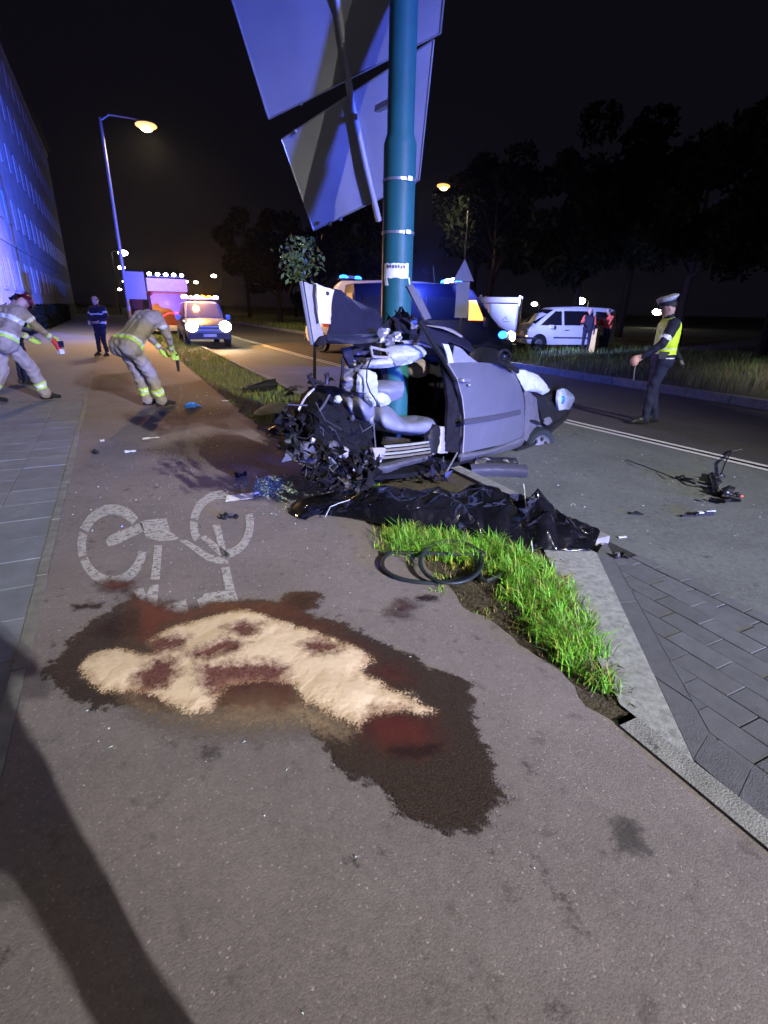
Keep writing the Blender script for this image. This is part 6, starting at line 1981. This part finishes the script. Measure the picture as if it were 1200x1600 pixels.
    for i, (s_, a, b_, r0, r1) in enumerate(caps):
        e = b_ - a
        tq = np.clip(((cen - a) @ e) / (e @ e + 1e-12), 0, 1)
        d = np.linalg.norm(cen - a - tq[:, None] * e, axis=1) - (r0 + (r1 - r0) * tq)
        b2 = d < best
        best[b2] = d[b2]; who[b2] = i; tt[b2] = tq[b2]
    names = list(mats.keys())
    me.materials.clear()
    for k in names: me.materials.append(M[mats[k]] if isinstance(mats[k], str) else mats[k])
    segs = [c[0] for c in caps]
    idx = np.zeros(n, np.int32)
    for i, s_ in enumerate(segs): idx[who == i] = names.index(seg_mat.get(s_, seg_mat.get(s_.rstrip('LR'), names[0])))
    for (s_, t0, t1, k) in bands:
        for i, sname in enumerate(segs):
            if sname == s_ or sname.rstrip('LR') == s_:
                idx[(who == i) & (tt >= t0) & (tt <= t1)] = names.index(k)
    me.polygons.foreach_set('material_index', idx)
    # cloth creases: push the surface in and out except on skin, hands and feet
    soft = np.array([s_.rstrip('LR') not in ('head', 'hand', 'foot', 'neck') for s_ in segs])[who]
    wv = np.zeros(len(vco)); lv = np.zeros(n, int); me.polygons.foreach_get('loop_total', lv)
    lvs = np.zeros(len(me.loops), int); me.loops.foreach_get('vertex_index', lvs)
    np.maximum.at(wv, lvs, np.repeat(soft.astype(float), lv))
    nv_ = np.zeros(len(vco) * 3); me.vertices.foreach_get('normal', nv_); nv_ = nv_.reshape(-1, 3)
    q = vco + .03 * np.stack([np.sin(vco[:, 2] * 23 + 1), np.sin(vco[:, 0] * 19), np.sin(vco[:, 1] * 21)], 1)
    fl_ = np.sin(q[:, 2] * 46 + q[:, 0] * 31 + 2.2 * np.sin(q[:, 1] * 17)) * .6 + np.sin(q[:, 2] * 27 - q[:, 1] * 39 + 1.7 * np.sin(q[:, 0] * 25)) * .6
    vco = vco + nv_ * (fl_ * fold * wv)[:, None]
    me.vertices.foreach_set('co', vco.ravel())
    me.polygons.foreach_set('use_smooth', [True] * n)
    b = bpy.data.objects.new('body', me); col.objects.link(b); b.parent = t
    # hair cap over the back of the skull
    if extra: extra(t, g, fwd, hu, rt_)
    return t


STAND = dict(head=(0, .02, 1.63), neck=(0, 0, 1.48), shL=(-.19, 0, 1.42), shR=(.19, 0, 1.42), elL=(-.25, -.02, 1.13), elR=(.25, -.02, 1.13), wrL=(-.25, .08, .89), wrR=(.25, .08, .89),
             hipL=(-.10, 0, .94), hipR=(.10, 0, .94), knL=(-.11, .03, .50), knR=(.11, .03, .50), anL=(-.11, 0, .09), anR=(.11, 0, .09), toeL=(-.13, .19, .038), toeR=(.13, .19, .038))


def pose(**k): d = dict(STAND); d.update(k); return d


def hair(t, g, fwd, hu, rt_, mat='hair'):
    c_ = g['head'] - fwd * .018 + hu * .045
    mb = MB().ell((0, 0, 0), (.093, .100, .075), 16, 10, jit=.03)
    Rm = np.stack([rt_, fwd, hu], 1)
    mb.v = [tuple(Rm @ np.array(p) + c_) for p in mb.v]
    mb.build('hair', M[mat], t, smooth=True)


def headgear(t, g, fwd, hu, rt_, build_, name, mat):
    mb = MB(); build_(mb)
    Rm = np.stack([rt_, fwd, hu], 1)
    mb.v = [tuple(Rm @ np.array(p) + g['head']) for p in mb.v]
    return mb.build(name, M[mat] if isinstance(mat, str) else mat, t, smooth=True)


def face(t, g, fwd, hu, rt_):
    for s_ in (1, -1):
        p = g['head'] + fwd * .088 + rt_ * s_ * .032 + hu * .022
        MB().ell(p, (.012, .012, .008), 8, 6).build('eye', M['ink'], t)
    p = g['head'] + fwd * .098 - hu * .052
    MB().ell(p, (.022, .008, .006), 8, 6).build('mouth', M['beige'], t)


# policeman walking left, hi-vis vest, white-topped cap
def cop_extra(t, g, fwd, hu, rt_):
    face(t, g, fwd, hu, rt_); hair(t, g, fwd, hu, rt_)
    headgear(t, g, fwd, hu, rt_, lambda mb: mb.lathe([(.098, .055), (.104, .07), (.106, .105), (.10, .108)], seg=20), 'cap_band', 'navy')

    def crown(mb):
        mb.lathe([(.10, .10), (.142, .135), (.145, .150), (.10, .172), (0, .178)], seg=22)
        mb.v = [(x, y - .01, z + .16 * y * (y > 0) * .6) for x, y, z in mb.v]
    headgear(t, g, fwd, hu, rt_, crown, 'cap_crown', 'airbag')
    headgear(t, g, fwd, hu, rt_, lambda mb: mb.surf([[np.array((x, .085 + .06 * (1 - (x / .09) ** 2) * f, .062 - .03 * f)) for x in (-.09, -.045, 0, .045, .09)] for f in (0, .5, 1)], 12, 5, (0, 0, .006)), 'cap_peak', 'black')
    headgear(t, g, fwd, hu, rt_, lambda mb: mb.ell((0, .118, .115), (.02, .008, .022), 8, 6), 'cap_badge', 'galv')
    # white belt pouch, torch, paper held low, radio
    MB().box((-.20, .05, 1.02), (.05, .12, .10)).build('belt_pouch', M['black'], t)
    a = np.array(J_cop['wrL']) + (0, .06, -.07)
    MB().ell(a + (0, .04, .0), (.055, .06, .075), 12, 8).build('orange_cone_torch', pm('torch_cone', (.55, .30, .20), .5), t, smooth=True)
    MB().tube([a, a + (0.0, .02, -.14), a + (.02, .0, -.26)], .007, 6).build('lanyard', M['beige'], t)


J_cop = pose(head=(0, .06, 1.64), shL=(-.2, .0, 1.44), elL=(-.28, .12, 1.18), wrL=(-.22, .33, 1.0), shR=(.2, 0, 1.44), elR=(.22, -.12, 1.17), wrR=(.15, -.27, .95),
             knL=(-.10, .10, .51), anL=(-.10, .10, .09), toeL=(-.12, .29, .038), knR=(.10, .02, .50), anR=(.10, -.08, .10), toeR=(.12, .10, .042))
c_ = G(1018, 664, -.1)
rot_cop = math.atan2(.77, .60)
cop = person('policeman in white topped cap and yellow vest walking on the road', (c_[0] + .10, c_[1] + .12, -.11), rot_cop, J_cop,
             dict(jacket='navy', vest='hivis', silver='reflect', trouser='trouser', boot='boot', skin='skin', glove='boot', sleeve='navy'),
             dict(head='skin', neck='jacket', chest='vest', belly='jacket', hips='trouser', upper='sleeve', fore='sleeve', handL='skin', handR='glove', thigh='trouser', shin='trouser', foot='boot'),
             [('belly', .06, .14, 'vest'), ('belly', 0, .06, 'vest'), ('belly', .14, .20, 'silver'), ('belly', .20, .30, 'vest'), ('belly', .30, .36, 'silver'), ('belly', .36, .62, 'vest'), ('belly', .80, 1.0, 'silver'), ('upper', .62, .80, 'silver')], extra=cop_extra, bulk=1.13)

cop.scale = (1.09, 1.09, 1.09)

# firefighter bent over beside the verge
FF = dict(cloth='sandcloth', lime='hivisgreen', silver='reflect', boot='boot', skin='skin', glove='hivisgreen', dark='boot')
FFS = dict(hem='cloth', head='skin', neck='cloth', chest='cloth', belly='cloth', hips='cloth', upper='cloth', fore='cloth', hand='glove', thigh='cloth', shin='cloth', foot='boot')
FFB = [('shin', .55, .63, 'lime'), ('shin', .63, .72, 'silver'), ('shin', .72, .80, 'lime'), ('fore', .62, .72, 'lime'), ('fore', .72, .84, 'silver'), ('hem', .10, .38, 'silver'), ('hem', .38, .80, 'lime'), ('upper', .45, .62, 'silver')]


def helmet(mat):
    def f(t, g, fwd, hu, rt_):
        face(t, g, fwd, hu, rt_)
        headgear(t, g, fwd, hu, rt_, lambda mb: mb.lathe([(.145, .035), (.15, .045), (.125, .06), (.118, .11), (.085, .155), (.04, .172), (0, .176)], seg=20), 'helmet', mat)
        headgear(t, g, fwd, hu, rt_, lambda mb: mb.bar((0, -.10, .12), (0, .10, .12), .02, .13), 'helmet_crest', mat)
    return f


def bent_extra(t, g, fwd, hu, rt_):
    helmet('black')(t, g, fwd, hu, rt_)
    MB().box((-.135, .05, .66), (.03, .11, .10)).build('thigh_patch', M['hivisgreen'], t)
    MB().box((-.145, .0, .84), (.012, .12, .02)).build('pocket_flap', M['boot'], t)
    a = np.array(g['wrR'])
    MB().tube([a + (-.03, .06, .02), a + (-.03, .10, -.16), a + (-.03, .10, -.34)], [.035, .028, .02], 10).build('hand_tool', M['black'], t, smooth=True)
    MB().box(tuple(a + (-.03, .09, -.12)), (.06, .06, .07)).build('tool_battery', M['hivisgreen'], t)


J_b = pose(hipL=(-.11, -.28, 1.0), hipR=(.11, -.28, 1.0), knL=(-.12, -.08, .55), knR=(.12, -.02, .54), anL=(-.12, .0, .10), anR=(.12, .10, .10), toeL=(-.13, .22, .045), toeR=(.14, .32, .045),
           shL=(-.2, .16, 1.42), shR=(.2, .18, 1.42), neck=(0, .25, 1.37), head=(0, .37, 1.25), elL=(-.24, .26, 1.12), elR=(.24, .30, 1.12), wrL=(-.14, .40, .88), wrR=(.12, .42, .88), face=(0, .55, -.8))
c_ = G(238, 636)
fa = -math.atan2(.86, .50)      # facing right in the picture, slightly away
person('firefighter in sand coloured suit with lime bands bending down beside the verge', (c_[0], c_[1], 0), fa, J_b, FF, FFS, FFB, 'firefighters working on the path', extra=bent_extra, bulk=1.14, hand_r=1.35, suit=1.0, fold=.009)


def left_extra(t, g, fwd, hu, rt_):
    helmet('helmetred')(t, g, fwd, hu, rt_)
    a = np.array(g['wrR'])
    MB().tube([a, a + (.02, .06, -.12), a + (.03, .10, -.26)], [.04, .045, .03], 10).build('tool_body', M['toolred'], t, smooth=True)
    MB().box(tuple(a + (.02, .10, -.1)), (.09, .09, .10)).build('tool_light', M['signblue'], t)
    MB().box(tuple(a + (.03, .09, -.22)), (.08, .08, .08)).build('tool_base', M['reflect'], t)
    MB().box((.14, .17, .62), (.04, .10, .08)).build('thigh_patch', M['reflect'], t)


J_l = pose(hipL=(-.11, -.12, 1.0), hipR=(.11, -.10, 1.0), knR=(.13, .18, .56), anR=(.13, .32, .10), toeR=(.15, .54, .045), knL=(-.12, -.14, .54), anL=(-.13, -.40, .13), toeL=(-.14, -.18, .05),
           shL=(-.2, .16, 1.46), shR=(.2, .20, 1.44), neck=(0, .22, 1.49), head=(0, .34, 1.56), elR=(.28, .34, 1.20), wrR=(.25, .56, 1.02), elL=(-.28, .24, 1.16), wrL=(-.20, .46, 1.0))
c_ = G(36, 628)
person('firefighter in sand coloured suit striding at the left edge of the picture', (c_[0], c_[1], 0), fa + .1, J_l, FF, FFS,
       FFB + [('chest', .30, .62, 'silver')], 'firefighters working on the path', extra=left_extra, bulk=1.18, hand_r=1.35, suit=1.0, fold=.009)
c_ = G(60, 578)


def torch_extra(t, g, fwd, hu, rt_):
    helmet('black')(t, g, fwd, hu, rt_)


J_w = pose(shL=(-.2, -.02, 1.44), elL=(-.30, .02, 1.18), wrL=(-.16, .22, 1.06), elR=(.30, .02, 1.18), wrR=(.16, .22, 1.06), knL=(-.12, .10, .52), anL=(-.13, .02, .1), toeL=(-.14, .22, .045), knR=(.13, .02, .5), anR=(.24, -.10, .1), toeR=(.28, .08, .045))
c_ = G(164, 557)
person('distant person in dark uniform with pale reflective stripes standing on the path', (c_[0], c_[1], 0), math.pi * .8, J_w, dict(cloth='navy', silver='reflect', trouser='trouser', boot='boot', skin='skin', blue='signblue', shoe='paper'),
       dict(head='skin', neck='cloth', chest='cloth', belly='cloth', hips='trouser', upper='cloth', fore='cloth', hand='skin', thigh='trouser', shin='trouser', foot='boot'),
       [('chest', .42, .62, 'silver'), ('belly', .55, .8, 'silver'), ('upper', .40, .60, 'silver'), ('shin', .9, 1, 'shoe')], None, voxel=.018, extra=lambda t, g, f, h_, r_: hair(t, g, f, h_, r_), bulk=1.1)
# second firefighter half hidden behind the striding one
c_ = G(62, 600)
J_h = pose(elR=(.30, .10, 1.18), wrR=(.22, .36, 1.10), elL=(-.28, .05, 1.16), wrL=(-.18, .30, 1.08), shL=(-.2, .06, 1.38), shR=(.2, .06, 1.38), head=(0, .16, 1.54), neck=(0, .08, 1.44))
person('dark clad rescuer with lime sleeve bands behind the striding firefighter', (c_[0] - .25, c_[1], 0), fa, J_h, dict(cloth='navy', lime='hivisgreen', silver='reflect', boot='boot', skin='skin'),
       dict(head='skin', neck='cloth', chest='cloth', belly='cloth', hips='cloth', upper='cloth', fore='lime', hand='silver', thigh='cloth', shin='cloth', foot='boot'), [('fore', .7, 1, 'silver')], None, voxel=.016, extra=helmet('navy'), bulk=1.05)

# two rescuers at the minivan's rear, yellow case
c_ = G(913, 551)
person('person in dark jacket with orange sleeve behind the minivan, left of the yellow case', (c_[0], c_[1], 0), 2.2, pose(elR=(.27, .12, 1.15), wrR=(.18, .34, 1.1)), dict(cloth='navy', orange='orange', trouser='navy', boot='boot', skin='skin'),
       dict(head='skin', neck='cloth', chest='cloth', belly='cloth', hips='trouser', upper='orange', fore='cloth', hand='skin', thigh='trouser', shin='trouser', foot='boot'), [], 'people at the rear of the minivan', voxel=.02, extra=lambda t, g, f, h_, r_: hair(t, g, f, h_, r_))
c_ = G(944, 549)
person('person in bright orange jacket leaning to the yellow case behind the minivan', (c_[0], c_[1], 0), 1.3, pose(elL=(-.26, .15, 1.16), wrL=(-.16, .40, 1.05), elR=(.26, .15, 1.16), wrR=(.16, .40, 1.05), head=(0, .10, 1.62)), dict(cloth='orange', trouser='navy', boot='boot', skin='skin'),
       dict(head='skin', neck='cloth', chest='cloth', belly='cloth', hips='trouser', upper='cloth', fore='cloth', hand='skin', thigh='trouser', shin='trouser', foot='boot'), [], 'people at the rear of the minivan', voxel=.02, extra=lambda t, g, f, h_, r_: hair(t, g, f, h_, r_))
c_ = G(924, 551); t = empty('equipment_case', (c_[0], c_[1], .02), .5, 'tall yellow equipment case between the two people behind the minivan', 'case')
MB().box((0, 0, .48), (.52, .32, .94)).build('case_body', M['yellowcase'], t)
MB().box((0, -.17, .55), (.52, .015, .03)).box((0, -.17, .25), (.52, .015, .03)).build('seam', M['trim'], t)
MB().tube([(-.12, 0, .95), (-.10, 0, 1.0), (.10, 0, 1.0), (.12, 0, .95)], .015, 6).build('handle', M['black'], t)

# the onlooker who holds the camera: only the shadow on the path is seen
person('person standing behind the camera, casting the long shadow', (.05, -.33, 0), .35, pose(elL=(-.30, .02, 1.20), wrL=(-.14, .16, 1.46), elR=(.30, .02, 1.20), wrR=(.14, .16, 1.46), hipL=(-.12, 0, .94), hipR=(.12, 0, .94), knL=(-.19, .02, .5), knR=(.19, .02, .5), anL=(-.26, 0, .09), anR=(.26, 0, .09), toeL=(-.29, .18, .04), toeR=(.29, .18, .04)),
       dict(cloth='navy', trouser='navy', boot='boot', skin='skin'), dict(head='skin', neck='cloth', chest='cloth', belly='cloth', hips='trouser', upper='cloth', fore='cloth', hand='skin', thigh='trouser', shin='trouser', foot='boot'), [], voxel=.025)


# ================================================================== ADDED LIGHTS BEHIND THE CAMERA, UNSEEN
# unseen mast of two floodlights, added to give the main light and shadows
t = empty('added_light_mast', (6.1, -17.3, 0), 0, 'twin floodlights on a tall mast added unseen behind the camera', 'floodlight')
MB().lathe([(.08, -.1), (.08, 5), (.055, 5.05), (.055, 9.1)], seg=12).build('mast', M['galv'], t, smooth=True)
MB().box((0, 0, 9.0), (1.3, .06, .06)).build('crossbar', M['galv'], t)
for z_, wt in ((8.55, FLOOD_W), (9.1, FLOOD_W)):
    h_ = MB().box((0, .06, z_), (.40, .12, .30)).build('flood_head', M['black'], t)
    MB().box((0, .125, z_ - .04), (.36, .01, .18)).build('flood_lens', M['e_flood'], h_)
    MB().prism([(-.22, .12, z_ + .12), (.22, .12, z_ + .12), (.22, .70, z_ - .225), (-.22, .70, z_ - .225)], (0, 0, .01)).build('visor', M['black'], h_)  # added plate that keeps the white light off the sign backs
    spot('flood_light', (0, .17, z_ - .03), (-5.4, 37.0, 0), wt, COOL, 40, 1.0, .11, t)
# second police van added behind the camera, unseen, to carry the blue light
unseen_van = copy_tree(pvan)
unseen_van.location = (9.4, -20.5, -.1); unseen_van.rotation_euler = (0, 0, math.radians(100))
unseen_van['label'] = 'second dark blue police van added unseen behind the camera'
spot('added_blue_beam', (9.1, -18.8, 2.75), (2.6, 6, 4.3), BLUE_W, BLUE, 30, .7, .55)
